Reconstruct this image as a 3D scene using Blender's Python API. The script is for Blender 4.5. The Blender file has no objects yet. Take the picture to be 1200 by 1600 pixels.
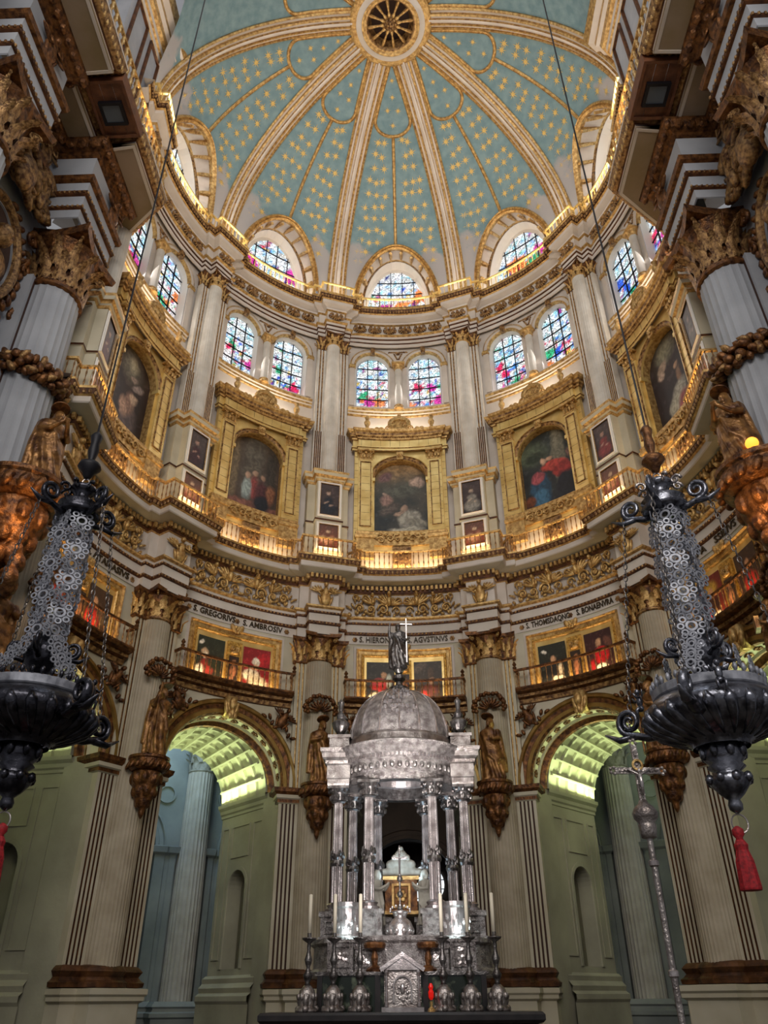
import bpy, math, random
from math import sin, cos, pi, radians, sqrt, atan2
from mathutils import Vector, Matrix, noise as mn
import numpy as np
random.seed(7)
SC = bpy.context.scene
COL = SC.collection
# ------------------------------------------------------------------ camera
def setup_camera():
    f, pitch, yaw, roll = 1200.03, .5663, -.0294, -.0060
    F = Vector((sin(yaw)*cos(pitch), cos(yaw)*cos(pitch), sin(pitch)))
    R = Vector((cos(yaw), -sin(yaw), 0)); U = R.cross(F)
    R2 = R*cos(roll)+U*sin(roll); U2 = U*cos(roll)-R*sin(roll)
    m = Matrix((R2, U2, -F)).transposed().to_4x4(); m.translation = Vector((.1011, -20.2687, 1.6))
    cd = bpy.data.cameras.new('camera'); c = bpy.data.objects.new('camera', cd); COL.objects.link(c)
    cd.sensor_fit = 'VERTICAL'; cd.sensor_height = 24; cd.lens = f/1600*24; cd.clip_end = 300; c.matrix_world = m
    SC.camera = c
setup_camera()
# ------------------------------------------------------------------ world, light, exposure
SC.view_settings.view_transform = 'Standard'; SC.view_settings.look = 'None'
SC.view_settings.gamma = 1; SC.view_settings.use_curve_mapping = False
SC.view_settings.exposure = 0.0
w = bpy.data.worlds.new('world'); SC.world = w; w.use_nodes = True
w.node_tree.nodes['Background'].inputs[0].default_value = (.78, .78, .82, 1)
w.node_tree.nodes['Background'].inputs[1].default_value = .32
def area(name, loc, target, sx, sy, power, col, spread=180):
    l = bpy.data.lights.new(name, 'AREA'); l.shape = 'RECTANGLE'; l.size = sx; l.size_y = sy
    l.energy = power; l.color = col; l.spread = radians(spread)
    o = bpy.data.objects.new(name, l); COL.objects.link(o); o.location = loc
    o.rotation_euler = (Vector(target)-Vector(loc)).to_track_quat('-Z', 'Y').to_euler(); return o
S = .6591
def P(a, r, z): return (r*sin(a), r*cos(a), z)
WARM = (1, .66, .30); AMBER = (1, .74, .42); GREEN = (.80, 1, .50); BLUE = (.42, .70, 1); DAY = (.86, .93, 1)
area('nave_fill', (0, -34, 24), (0, 6, 22), 22, 14, 5600, (1, .95, .88))  # added fill from behind, standing in for unseen nave windows
area('crossing_daylight', (0, -9, 42), (0, 2, 20), 8, 8, 900, DAY)
area('dome_uplight', (0, -2, 33), (0, 1, 44), 9, 9, 330, (1, .95, .9))  # unseen area light in mid-air, lighting the dome from below
for k in (-2, -1, 0, 1, 2):
    a = k*S
    area('balcony_uplight', P(a, 10.92, 12.2), P(a, 11.6, 15), 3.6, .12, 38, WARM)          # lower balcony strips
    area('gallery_uplight', P(a, 10.62, 18.25), P(a, 10.4, 22), 3.6, .12, 85 if k else 125, (1, .74, .40))        # strips behind the middle rail
    area('cornice_uplight', P(a, 10.62, 35.1), P(a, 8.0, 40), 3.4, .25, 120, (1, .88, .72))
    area('gallery_underlight', P(a, 10.9, 26.2), P(a, 11.2, 30), 3.2, .2, 60, (1, .86, .66))
    area('window_daylight', P(a, 10.9, 29.8), P(a, 4, 27), 3.2, 2.6, 110, (1, .95, .92))
for k in (-2.5, -1.5, -.5, .5, 1.5, 2.5):
    a = k*S
    area('gallery_uplight', P(a, 9.95, 18.3), P(a, 10.0, 22), 1.2, .25, 32, WARM)
    area('cornice_uplight', P(a, 10.1, 35.1), P(a, 9.2, 40), 1.2, .25, 45, (1, .88, .72))
for k in (-2, -1, 1, 2):
    a = k*S
    for s in (-1, 1):
        t = Vector((cos(a), -sin(a), 0))*s; n = Vector((sin(a), cos(a), 0))
        p = n*13.9+t*1.98+Vector((0, 0, 8.62))
        l = area('vault_uplight', p, p+Vector((0, 0, 1))-t*.28, .25, 3.2, 150, GREEN)
        l.rotation_euler.z = 0
        q = (Vector((0, 0, 1))-t*.28).normalized(); yv = n; xv = yv.cross(q)
        l.rotation_euler = Matrix((xv, yv, q)).transposed().to_euler(); 
        l.matrix_world = Matrix((tuple(-xv)+(p.x,), tuple(yv)+(p.y,), tuple(-q)+(p.z,), (0, 0, 0, 1))) if False else Matrix.Translation(p) @ Matrix((-xv, yv, -q)).transposed().to_4x4()
area('ambulatory_daylight', P(-.64, 17.4, 13.6), P(-.58, 20.5, 5), 3, 3, 210, (.50, .74, 1))
area('ambulatory_daylight', P(.82, 19.0, 14.0), P(.62, 19.8, 4), 3, 3, 80, (.75, .85, .85))
area('chapel_lamp', P(0, 18, 9), P(0, 20, 8), 1, 1, 30, (1, .8, .6))
for x, y in ((-1.25, -3.0), (1.05, -3.0)):
    area('altar_spot_fill', (x+.02, y+.12, 2.72), (x, -2.3, 3.1), .3, .1, 5, (.75, .97, 1))
area('altar_spot_fill', (-.1, -5.5, 3.2), (-.1, -2, 3.2), 1.2, .8, 15, (1, .93, .92), 90)  # added frontal fill for the temple base, no fixture here
area('altar_spot_fill', (-.1, -7.5, 3.0), (-.1, -1, 7.0), 1.0, .8, 85, (1, .93, .90), 50)  # added warm fill brightening the upper temple from the front
area('temple_spotlight', (-.1, -1, 3.9), (-.1, -1, 8), .8, .8, 30, (.55, .8, 1))
# ------------------------------------------------------------------ materials
def hexl(h):
    v = [int(h[i:i+2], 16)/255 for i in (0, 2, 4)]
    return tuple((x/12.92 if x < .04045 else ((x+.055)/1.055)**2.4) for x in v)+(1,)
def mat(name, c1, c2=None, scale=3, rough=.6, metal=0, bump=0, bscale=20, detail=5, emis=None, estr=0, spec=.5, lo=.35, hi=.65, vor=0):
    m = bpy.data.materials.new(name); m.use_nodes = True; nt = m.node_tree; b = nt.nodes['Principled BSDF']
    c1 = hexl(c1) if isinstance(c1, str) else c1
    b.inputs['Roughness'].default_value = rough; b.inputs['Metallic'].default_value = metal
    b.inputs['Specular IOR Level'].default_value = spec
    tc = nt.nodes.new('ShaderNodeTexCoord')
    if c2:
        c2 = hexl(c2) if isinstance(c2, str) else c2
        n = nt.nodes.new('ShaderNodeTexNoise'); n.inputs['Scale'].default_value = scale; n.inputs['Detail'].default_value = detail
        r = nt.nodes.new('ShaderNodeValToRGB'); r.color_ramp.elements[0].position = lo; r.color_ramp.elements[1].position = hi
        r.color_ramp.elements[0].color = c1; r.color_ramp.elements[1].color = c2
        nt.links.new(tc.outputs['Object'], n.inputs['Vector']); nt.links.new(n.outputs[0], r.inputs[0]); nt.links.new(r.outputs[0], b.inputs['Base Color'])
    else: b.inputs['Base Color'].default_value = c1
    if bump:
        if vor:
            n2 = nt.nodes.new('ShaderNodeTexVoronoi'); n2.inputs['Scale'].default_value = bscale
        else:
            n2 = nt.nodes.new('ShaderNodeTexNoise'); n2.inputs['Scale'].default_value = bscale; n2.inputs['Detail'].default_value = 4
        bp = nt.nodes.new('ShaderNodeBump'); bp.inputs['Strength'].default_value = bump; bp.inputs['Distance'].default_value = .05
        nt.links.new(tc.outputs['Object'], n2.inputs['Vector']); nt.links.new(n2.outputs[0], bp.inputs['Height']); nt.links.new(bp.outputs[0], b.inputs['Normal'])
    if emis:
        b.inputs['Emission Color'].default_value = hexl(emis) if isinstance(emis, str) else emis; b.inputs['Emission Strength'].default_value = estr
    return m
M = {}
M['white'] = mat('white_stucco', 'd4cac0', 'c4b8ac', .8, .7)
M['cream'] = mat('cream_stone', 'c9c1ac', 'b4aa92', .6, .8)
M['fluted'] = mat('fluted_white', 'd2ccc2', 'bfb7ab', 1.5, .65)
M['lowfl'] = mat('fluted_dim', 'b9ad98', 'a39680', 1.2, .7)  # darker copy of the fluted white: fading light put into the colour
M['gilt'] = mat('olive_gilding', 'a88a4c', '7c5c2c', 1.6, .35, .6, .2, 14)
M['base'] = mat('brown_base', '6b4426', '3a2214', 3, .45, .4, .3, 14)
M['pale'] = mat('blue_shaded_stone', 'a6a8ae', '94979e', .7, .7)  # bluish daylight shade of the side piers put into the colour
M['stone'] = mat('limewashed_stone', 'a9a48e', '8f8b78', .5, .85, bump=.15, bscale=6)
M['greywall'] = mat('ambulatory_stone', 'a2a6a2', '858a88', .5, .85, bump=.2, bscale=5)
M['dark'] = mat('shadow_line', '3c2216', None, rough=.7)
M['line'] = mat('brown_gilt_line', '6b4020', '3e2314', 4, .5, .35)
M['gold'] = mat('bright_gold', 'dcb878', '9c7440', 7, .38, .55, .3, 30)
M['leaf'] = mat('gold_leaf', 'ecd08a', 'd3b068', 1.6, .36, .5, .15, 9)
M['old'] = mat('old_gold', 'b8905c', '553520', 7, .40, .5, .5, 22)
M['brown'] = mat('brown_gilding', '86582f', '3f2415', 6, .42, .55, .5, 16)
M['soffit'] = mat('painted_soffit', '9a8672', '83704f', .6, .8)
M['blue'] = None
M['star'] = mat('star_gold', 'e2c478', 'c9a558', 6, .45, .25)
M['silver'] = mat('silver', 'b8b0ac', '7c726e', 5, .30, .8, .35, 30, detail=2)
M['silverp'] = mat('polished_silver', 'd0c8c6', 'a49a98', 6, .24, .8, .12, 50, detail=2)
M['silvere'] = mat('embossed_silver', 'c4bebc', '847c7a', 8, .30, .8, 1.0, 34, detail=3)
M['silverl'] = mat('lamp_silver', '8a8c96', '4a4a52', 8, .24, .9, .15, 24)
M['silverd'] = mat('tarnished_silver', '84807e', '4c4644', 9, .28, .8, .3, 24)
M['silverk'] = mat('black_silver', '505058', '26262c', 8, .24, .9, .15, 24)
M['pierced'] = mat('pierced_silver', 'b0b2bc', '82848e', 9, .45, .35)
M['black'] = mat('black_iron', '15131a', None, rough=.5, metal=.4)
M['wood'] = mat('brown_wood', '7a4a2c', '5a3420', 3, .6, bump=.2, bscale=12)
M['statue'] = mat('gilded_wood', 'a87a46', '4c2c16', 3.2, .38, .5, .35, 14)
M['statuel'] = mat('gilded_wood_light', 'c49a5c', '5a3a1c', 3.2, .36, .55, .3, 12)
M['wax'] = mat('candle_wax', 'e6dcc6', None, rough=.6)
M['red'] = mat('red_tassel', 'b01a24', '7a0f18', 30, .7)
M['redglass'] = mat('red_glass', 'c01414', None, rough=.2, emis='ff2010', estr=.35)
M['marble'] = mat('green_marble', '1c241c', '76806a', 5, .15, 0, lo=.5, hi=.72, detail=8)
M['table'] = mat('black_table', '1a1718', '2c2626', 4, .3)
M['tablef'] = mat('carved_frontal', '7c6c62', '4b3e38', 10, .4, .4, .7, 24)
M['plaster'] = mat('white_plaster', 'b4afa2', '8f8a7e', 3, .7)
M['frame'] = mat('picture_frame_gold', 'd8ab55', '8e6428', 12, .38, .7, .5, 30)
M['reveal'] = mat('white_reveal', 'e8e2da', None, rough=.7)
M['letter'] = mat('black_gilt_letter', '4a3a20', '2a2014', 9, .5, .3)
M['cave'] = mat('dim_centre_stone', '3a302a', '2a221e', 1, .85)  # darker stone copy: dimness of the centre bay put into the colour
M['floor'] = mat('dark_floor', '4a443c', '3a352e', 1, .4)
M['amberlamp'] = mat('amber_lamp', 'ffb050', None, emis='ff9a30', estr=2.2)
M['lampglass'] = mat('floodlight_glass', '5a6068', None, rough=.15)
M['whitewin'] = mat('bright_window', 'ffffff', None, emis='e8f0f4', estr=1.3)
def vcol_mat(name, rough, glass=False):
    m = bpy.data.materials.new(name); m.use_nodes = True; nt = m.node_tree; b = nt.nodes['Principled BSDF']
    a = nt.nodes.new('ShaderNodeVertexColor'); a.layer_name = 'Col'; tc = nt.nodes.new('ShaderNodeTexCoord')
    b.inputs['Roughness'].default_value = rough
    if not glass:
        n = nt.nodes.new('ShaderNodeTexNoise'); n.inputs['Scale'].default_value = 9; n.inputs['Detail'].default_value = 6
        mr = nt.nodes.new('ShaderNodeMapRange'); mr.inputs[3].default_value = .72; mr.inputs[4].default_value = 1.25
        mx = nt.nodes.new('ShaderNodeVectorMath'); mx.operation = 'SCALE'
        nt.links.new(tc.outputs['Object'], n.inputs[0]); nt.links.new(n.outputs[0], mr.inputs[0]); nt.links.new(mr.outputs[0], mx.inputs['Scale'])
        nt.links.new(a.outputs[0], mx.inputs[0]); nt.links.new(mx.outputs[0], b.inputs['Base Color'])
    else:
        v = nt.nodes.new('ShaderNodeTexVoronoi'); v.feature = 'DISTANCE_TO_EDGE'; v.inputs['Scale'].default_value = 9.5
        v2 = nt.nodes.new('ShaderNodeTexVoronoi'); v2.inputs['Scale'].default_value = 9.5
        gt = nt.nodes.new('ShaderNodeMapRange'); gt.inputs[1].default_value = .02; gt.inputs[2].default_value = .09; gt.inputs[3].default_value = .04
        sp = nt.nodes.new('ShaderNodeSeparateColor'); mr = nt.nodes.new('ShaderNodeMapRange'); mr.inputs[3].default_value = .45; mr.inputs[4].default_value = 1.25
        ml = nt.nodes.new('ShaderNodeMath'); ml.operation = 'MULTIPLY'
        mx = nt.nodes.new('ShaderNodeVectorMath'); mx.operation = 'SCALE'
        L = nt.links.new
        L(tc.outputs['Object'], v.inputs[0]); L(tc.outputs['Object'], v2.inputs[0]); L(v.outputs['Distance'], gt.inputs[0])
        L(v2.outputs['Color'], sp.inputs[0]); L(sp.outputs[0], mr.inputs[0]); L(mr.outputs[0], ml.inputs[0]); L(gt.outputs[0], ml.inputs[1])
        L(a.outputs[0], mx.inputs[0]); L(ml.outputs[0], mx.inputs['Scale']); L(mx.outputs[0], b.inputs['Emission Color'])
        b.inputs['Emission Strength'].default_value = 1.45; b.inputs['Base Color'].default_value = (.02, .02, .03, 1)
    return m
M['paint'] = vcol_mat('oil_paint', .5); M['glass'] = vcol_mat('stained_glass', .2, True)
def dome_mat():
    m = mat('painted_sky', '66828a', '7b949a', 2.6, .8, detail=8); nt = m.node_tree; b = nt.nodes['Principled BSDF']
    ramp = [n for n in nt.nodes if n.type == 'VALTORGB'][0]; tc = [n for n in nt.nodes if n.type == 'TEX_COORD'][0]
    sx = nt.nodes.new('ShaderNodeSeparateXYZ'); nt.links.new(tc.outputs['Object'], sx.inputs[0])
    n = nt.nodes.new('ShaderNodeTexNoise'); n.inputs['Scale'].default_value = .9; n.inputs['Detail'].default_value = 6; nt.links.new(tc.outputs['Object'], n.inputs['Vector'])
    ma = nt.nodes.new('ShaderNodeMath'); ma.operation = 'MULTIPLY_ADD'; ma.inputs[1].default_value = 3.4; nt.links.new(n.outputs[0], ma.inputs[0])
    neg = nt.nodes.new('ShaderNodeMath'); neg.operation = 'SUBTRACT'; neg.inputs[0].default_value = 39.0; nt.links.new(sx.outputs[2], neg.inputs[1]); nt.links.new(neg.outputs[0], ma.inputs[2])
    cl = nt.nodes.new('ShaderNodeMapRange'); cl.inputs[1].default_value = 1.35; cl.inputs[2].default_value = 1.75; nt.links.new(ma.outputs[0], cl.inputs[0])
    mx = nt.nodes.new('ShaderNodeMix'); mx.data_type = 'RGBA'; nt.links.new(cl.outputs[0], mx.inputs[0]); nt.links.new(ramp.outputs[0], mx.inputs[6]); mx.inputs[7].default_value = hexl('a09c9c')
    nt.links.new(mx.outputs[2], b.inputs['Base Color']); return m
M['blue'] = dome_mat()
# ------------------------------------------------------------------ mesh builder
class MB:
    def __init__(s): s.v = []; s.f = []; s.m = []; s.c = None
    def add(s, vs, fs, mi=0):
        o = len(s.v); s.v += [tuple(p) for p in vs]; s.f += [tuple(i+o for i in f) for f in fs]
        s.m += (mi if isinstance(mi, list) else [mi]*len(fs)); return s
    def merge(s, b, T=None, mi=None):
        vs = b.v if T is None else [tuple(T @ Vector(p)) for p in b.v]
        return s.add(vs, b.f, list(b.m) if mi is None else mi)
    def box(s, x0, x1, y0, y1, z0, z1, mi=0, nx=1):
        nx = max(1, nx); vs = []; fs = []
        for i in range(nx+1):
            x = x0+(x1-x0)*i/nx; vs += [(x, y0, z0), (x, y1, z0), (x, y1, z1), (x, y0, z1)]
        for i in range(nx):
            a = i*4; b = a+4
            for j in range(4): fs.append((a+j, a+(j+1) % 4, b+(j+1) % 4, b+j)[::-1])
        fs.append((0, 1, 2, 3)); e = nx*4; fs.append((e+3, e+2, e+1, e)); return s.add(vs, fs, mi)
    def lathe(s, prof, seg=16, c=(0, 0, 0), mi=0, a0=0, a1=2*pi, flute=0, fd=0, mats=None, cap=True, sx=1, sy=1):
        full = abs(a1-a0-2*pi) < 1e-6; n = seg if full else seg+1; vs = []; fs = []; ms = []
        for (r, z) in prof:
            for i in range(n):
                t = a0+(a1-a0)*i/seg; rr = r
                if flute: rr = r*(1-fd*abs(sin(t*flute/2))**.7) if False else r*(1-fd*(0 if (i % 4 == 0) else (1 if i % 4 == 2 else .7)))
                vs.append((c[0]+rr*cos(t)*sx, c[1]+rr*sin(t)*sy, c[2]+z))
        for j in range(len(prof)-1):
            for i in range(seg):
                a = j*n+i; b = j*n+(i+1) % n; fs.append((a, b, b+n, a+n)); ms.append(mats[j] if mats else mi)
        if cap and full:
            fs.append(tuple(range(n))[::-1]); ms.append(ms[0]); fs.append(tuple((len(prof)-1)*n+i for i in range(n))); ms.append(ms[0])
        return s.add(vs, fs, ms)
    def ell(s, c, r, rot=0, seg=8, rg=5, mi=0, mat3=None):
        vs = []; fs = []
        for j in range(rg+1):
            p = pi*j/rg
            for i in range(seg):
                t = 2*pi*i/seg; v = Vector((r[0]*sin(p)*cos(t), r[1]*sin(p)*sin(t), r[2]*cos(p)))
                if rot: v = Vector((v.x*cos(rot)+v.z*sin(rot), v.y, -v.x*sin(rot)+v.z*cos(rot)))
                if mat3: v = mat3 @ v
                vs.append((c[0]+v.x, c[1]+v.y, c[2]+v.z))
        for j in range(rg):
            for i in range(seg): fs.append((j*seg+i, (j+1)*seg+i, (j+1)*seg+(i+1) % seg, j*seg+(i+1) % seg))
        return s.add(vs, fs, mi)
    def tube(s, pts, rad, seg=6, mi=0, closed=False):
        pts = [Vector(p) for p in pts]; n = len(pts); vs = []; fs = []
        rad = rad if isinstance(rad, (list, tuple)) else [rad]*n
        up = Vector((0.13, .31, .94)).normalized()
        for i, p in enumerate(pts):
            d = (pts[(i+1) % n if closed else min(i+1, n-1)]-pts[i-1 if (closed or i > 0) else 0])
            d = d.normalized() if d.length > 1e-9 else Vector((0, 0, 1))
            x = d.cross(up); x = x.normalized() if x.length > .05 else d.cross(Vector((1, 0, 0))).normalized()
            y = d.cross(x); up = -y if y.dot(up) < 0 else y; y = up; x = y.cross(d)
            for k in range(seg):
                t = 2*pi*k/seg; vs.append(tuple(p+(x*cos(t)+y*sin(t))*rad[i]))
        for i in range(n if closed else n-1):
            for k in range(seg):
                a = i*seg; b = ((i+1) % n)*seg; fs.append((a+k, a+(k+1) % seg, b+(k+1) % seg, b+k))
        if not closed: fs.append(tuple(range(seg))[::-1]); fs.append(tuple((n-1)*seg+k for k in range(seg)))
        return s.add(vs, fs, mi)
    def sweep(s, path, prof, plane='xz', closed=False, mats=None, mi=0, cap=True, pclosed=False):
        """path: 2-D points; prof: (offset to the left of travel, height/depth)"""
        n = len(path); vs = []; fs = []; ms = []; N = []
        for i in range(n):
            p = Vector(path[i]); a = Vector(path[i-1]) if (i > 0 or closed) else None; b = Vector(path[(i+1) % n]) if (i < n-1 or closed) else None
            d1 = (p-a).normalized() if a is not None and (p-a).length > 1e-9 else None
            d2 = (b-p).normalized() if b is not None and (b-p).length > 1e-9 else None
            d1 = d1 or d2; d2 = d2 or d1
            n1 = Vector((-d1.y, d1.x)); n2 = Vector((-d2.y, d2.x)); mm = n1+n2
            N.append(mm/max(.35, 1+n1.dot(n2)))
        k = len(prof)
        for i in range(n):
            for (o, h) in prof:
                q = Vector(path[i])+N[i]*o
                vs.append((q.x, h, q.y) if plane == 'xz' else (q.x, q.y, h))
        kk = k if pclosed else k-1
        for i in range(n if closed else n-1):
            for j in range(kk):
                a = i*k; b = ((i+1) % n)*k; j2 = (j+1) % k
                fs.append((a+j, a+j2, b+j2, b+j)); ms.append(mats[j % len(mats)] if mats else mi)
        if cap and not closed and k > 2:
            fs.append(tuple(range(k))); fs.append(tuple((n-1)*k+j for j in range(k))[::-1]); ms += [ms[0], ms[0]]
        return s.add(vs, fs, ms)
    def bend(s, r):
        s.v = [((r+y)*sin(x/r), (r+y)*cos(x/r), z) for x, y, z in s.v]; return s
    def tf(s, T): s.v = [tuple(T @ Vector(p)) for p in s.v]; return s
    def mesh(s, name, mats, smooth=False, base=(0, 0, 0)):
        me = bpy.data.meshes.new(name)
        bx, by, bz = base
        me.from_pydata([(x-bx, y-by, z-bz) for x, y, z in s.v], [], s.f)
        mats = mats if isinstance(mats, (list, tuple)) else [mats]
        for m in mats: me.materials.append(M[m])
        if len(mats) > 1: me.polygons.foreach_set('material_index', s.m)
        if s.c is not None:
            ca = me.color_attributes.new('Col', 'FLOAT_COLOR', 'POINT'); ca.data.foreach_set('color', np.asarray(s.c, dtype=np.float32).ravel())
        if smooth: me.polygons.foreach_set('use_smooth', [True]*len(s.f))
        me.update(); return me
CACHE = {}
def link(name, me, parent=None, loc=(0, 0, 0), rz=0, scale=None, rot=None, **props):
    o = bpy.data.objects.new(name, me); COL.objects.link(o); o.location = loc
    o.rotation_euler = rot if rot else (0, 0, rz)
    if scale is not None: o.scale = scale if isinstance(scale, (tuple, list)) else (scale,)*3
    if parent is not None: o.parent = parent
    for k, v in props.items(): o[k] = v
    return o
def tag(o, label, cat, group=None):
    o['label'] = label; o['category'] = cat
    if group: o['group'] = group
    return o
class Thing:
    """empty at its base; parts are given in 'bay coordinates' (y outward from the axis of the apse)"""
    def __init__(s, name, label=None, cat=None, a=0, base=(0, 0, 0), group=None, kind=None):
        s.base = base; s.a = a; x, y, z = base
        s.o = link(name, None, None, (x*cos(a)+y*sin(a), -x*sin(a)+y*cos(a), z), -a)
        if label: tag(s.o, label, cat, group)
        if kind: s.o['kind'] = kind
        s.last = s.o
    def part(s, name, mb, mats, key=None, smooth=False, parent=None, shift=(0, 0, 0), **props):
        if key is not None and key in CACHE: me = CACHE[key]
        else:
            if callable(mb): mb = mb()
            me = mb.mesh(name, mats, smooth, s.base)
            if key is not None: CACHE[key] = me
        s.last = link(name, me, parent or s.o, shift, **props); return s.last
def getmesh(key, fn, mats, smooth=False):
    if key not in CACHE: CACHE[key] = fn().mesh(key, mats, smooth)
    return CACHE[key]
def remesh(mb, name, mats, vox=.04, smooth_it=2, disp=None):
    me = mb.mesh(name, mats); o = bpy.data.objects.new('tmp', me); COL.objects.link(o)
    m = o.modifiers.new('r', 'REMESH'); m.mode = 'VOXEL'; m.voxel_size = vox; m.use_smooth_shade = True
    if smooth_it: q = o.modifiers.new('s', 'SMOOTH'); q.iterations = smooth_it; q.factor = .5
    dg = bpy.context.evaluated_depsgraph_get(); dg.update()
    out = bpy.data.meshes.new_from_object(o.evaluated_get(dg), preserve_all_data_layers=False, depsgraph=dg); out.name = name
    bpy.data.objects.remove(o)
    if not out.materials: out.materials.append(M[mats if isinstance(mats, str) else mats[0]])
    return out
BAYN = {-2: 'far left bay', -1: 'left bay', 0: 'central bay', 1: 'right bay', 2: 'far right bay'}
PIERN = {-2.5: 'far left pier', -1.5: 'second pier left of centre', -.5: 'first pier left of centre', .5: 'first pier right of centre', 1.5: 'second pier right of centre', 2.5: 'far right pier'}
def arc(cx, cz, r, t0, t1, n, rz=None):
    rz = rz or r; return [(cx+r*cos(t0+(t1-t0)*i/n), cz+rz*sin(t0+(t1-t0)*i/n)) for i in range(n+1)]
def archpath(cx, hw, z0, zs, n=16, rz=None):
    """right foot, up, over and down to the left foot (left of travel is inside)"""
    k = max(1, int((zs-z0)/.8)); R = [(cx+hw, z0+(zs-z0)*i/k) for i in range(k)]
    return R+arc(cx, zs, hw, 0, pi, n, rz)+[(cx-hw, zs-(zs-z0)*(i+1)/k) for i in range(k)]
def lin(a, b, n): return [a+(b-a)*i/n for i in range(n+1)]
# ------------------------------------------------------------------ ornament
def spiral(cx, cz, r, turns, th, y=-.05, mir=1, start=0, n=None, shrink=.12):
    n = n or int(turns*10); pts = []; rad = []
    for i in range(n+1):
        t = i/n; a = start+turns*2*pi*t*1.0; rr = r*(1-(1-shrink)*t)
        pts.append((cx+mir*rr*cos(a), y-.03*t, cz+rr*sin(a))); rad.append(th*(1-.45*t))
    return pts, rad
def rosette(mb, cx, cz, r, y=0, mi=0, n=6):
    for i in range(n):
        a = 2*pi*i/n; mb.ell((cx+cos(a)*r*.6, y-r*.12, cz+sin(a)*r*.6), (r*.4, r*.22, r*.4), 0, 6, 3, mi)
    mb.ell((cx, y-r*.2, cz), (r*.32, r*.32, r*.32), 0, 6, 4, mi); return mb
def wing(mb, x, z, L, mir=1, a0=20, a1=110, n=7, y=-.06, mi=0):
    for i in range(n):
        t = i/(n-1); a = radians(a0+(a1-a0)*t); l = L*(1-.35*t)
        mb.ell((x+mir*cos(a)*l*.55, y-.03*(1-t), z+sin(a)*l*.55), (l*.10, .045, l*.52), mir*(pi/2-a), 6, 5, mi)
def winged_relief(w=2.3, h=1.1):
    """winged half figure amid scrolls, one side (mirrored for the other)"""
    mb = MB(); x0 = -w/2
    for (cx, cz, r, st, mr) in ((-.32, .30, .24, 0, 1), (.18, .28, .21, pi, -1), (.62, .30, .19, 0, 1)):
        p, q = spiral(cx, cz, r, 1.6, .05, mir=mr, start=st); mb.tube(p, q, 5)
        rosette(mb, cx, cz, .10, -.06, n=5)
    wing(mb, -.55, .42, .62, 1, 30, 115, 7); wing(mb, .05, .45, .55, 1, 20, 100, 6); wing(mb, -.62, .45, .5, -1, 10, 80, 5)
    mb.ell((-.55, -.09, .62), (.11, .08, .20)); mb.ell((-.55, -.13, .86), (.09, .09, .11), 0, 8, 6)
    mb.ell((.10, -.08, .60), (.09, .08, .18)); mb.ell((.12, -.12, .82), (.075, .08, .09), 0, 8, 6)
    for (x, z, r) in ((-.95, .62, .16), (.42, .72, .15), (.80, .72, .14), (-.28, .72, .13), (-.85, .25, .17)):
        p, q = spiral(x, z, r, 1.4, .035, st if False else 0, -.05) if False else spiral(x, z, r, 1.4, .038, mir=1 if x < 0 else -1); mb.tube(p, q, 5)
    for i in range(14):
        a = i*.66; x = -1.05+.155*i+.04*sin(i*3.); z = .13+.06*sin(i*2.3)
        mb.ell((x, -.04, z), (.10, .045, .055), a, 6, 4)
    for i in range(7):
        mb.ell((.55+.09*i, -.05, .52+.22*sin(i*.9)), (.045, .04, .11), -.6+.3*i, 6, 4)
    return mb
def shell_relief():
    mb = MB()
    for i in range(7):
        a = radians(200+i*140/6); mb.ell((cos(a)*.17, -.06, .30+sin(a)*.17), (.045, .05, .16), pi/2-a, 6, 4)
    for s in (-1, 1):
        p, q = spiral(s*.2, .35, .09, 1.3, .03, mir=s); mb.tube(p, q, 5)
        mb.ell((s*.30, -.04, .22), (.05, .04, .10), s*.5, 6, 4)
    mb.ell((0, -.09, .33), (.075, .06, .075), 0, 6, 4); mb.ell((0, -.05, .08), (.05, .04, .06), 0, 6, 4)
    return mb
def angel_relief(h=1.0):
    mb = MB()
    mb.ell((0, -.1, h*.5), (.13, .1, .28)); mb.ell((0, -.14, h*.86), (.085, .09, .10), 0, 8, 6)
    wing(mb, .08, h*.5, .5*h, 1, 15, 72, 5); wing(mb, -.08, h*.5, .5*h, -1, 15, 72, 5); mb.ell((0, -.10, h*.3), (.2, .09, .3*h), 0, 10, 6)
    for i in range(6):
        x = -.2+.08*i; mb.ell((x, -.09, h*.22+.03*sin(i*2)), (.05, .06, .22), (i-2.5)*.12, 6, 5)
    mb.tube([(-.12, -.14, h*.62), (-.27, -.18, h*.5), (-.16, -.2, h*.38)], .04, 5); mb.tube([(.12, -.14, h*.62), (.28, -.18, h*.52), (.2, -.2, h*.72)], .04, 5)
    return mb
def leafmesh():
    """acanthus leaf, 1 high, curling forward (-y)"""
    mb = MB(); vs = []; fs = []; nz = 6
    for j in range(nz+1):
        t = j/nz; wv = .32*(1-.55*t**2)*(1+.18*cos(j*pi)); z = t if t < .8 else .8+.22*sin((t-.8)/.2*pi*.6)
        y = -.06-.10*t-(.42*((t-.55)/.45)**2 if t > .55 else 0)
        for i in range(5):
            u = i/4*2-1; vs.append((u*wv, y+.09*abs(u)-(.05 if i == 2 else 0), z-.06*abs(u)))
    for j in range(nz):
        for i in range(4): fs.append((j*5+i, j*5+i+1, j*5+i+6, j*5+i+5))
    return mb.add(vs, fs)
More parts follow.
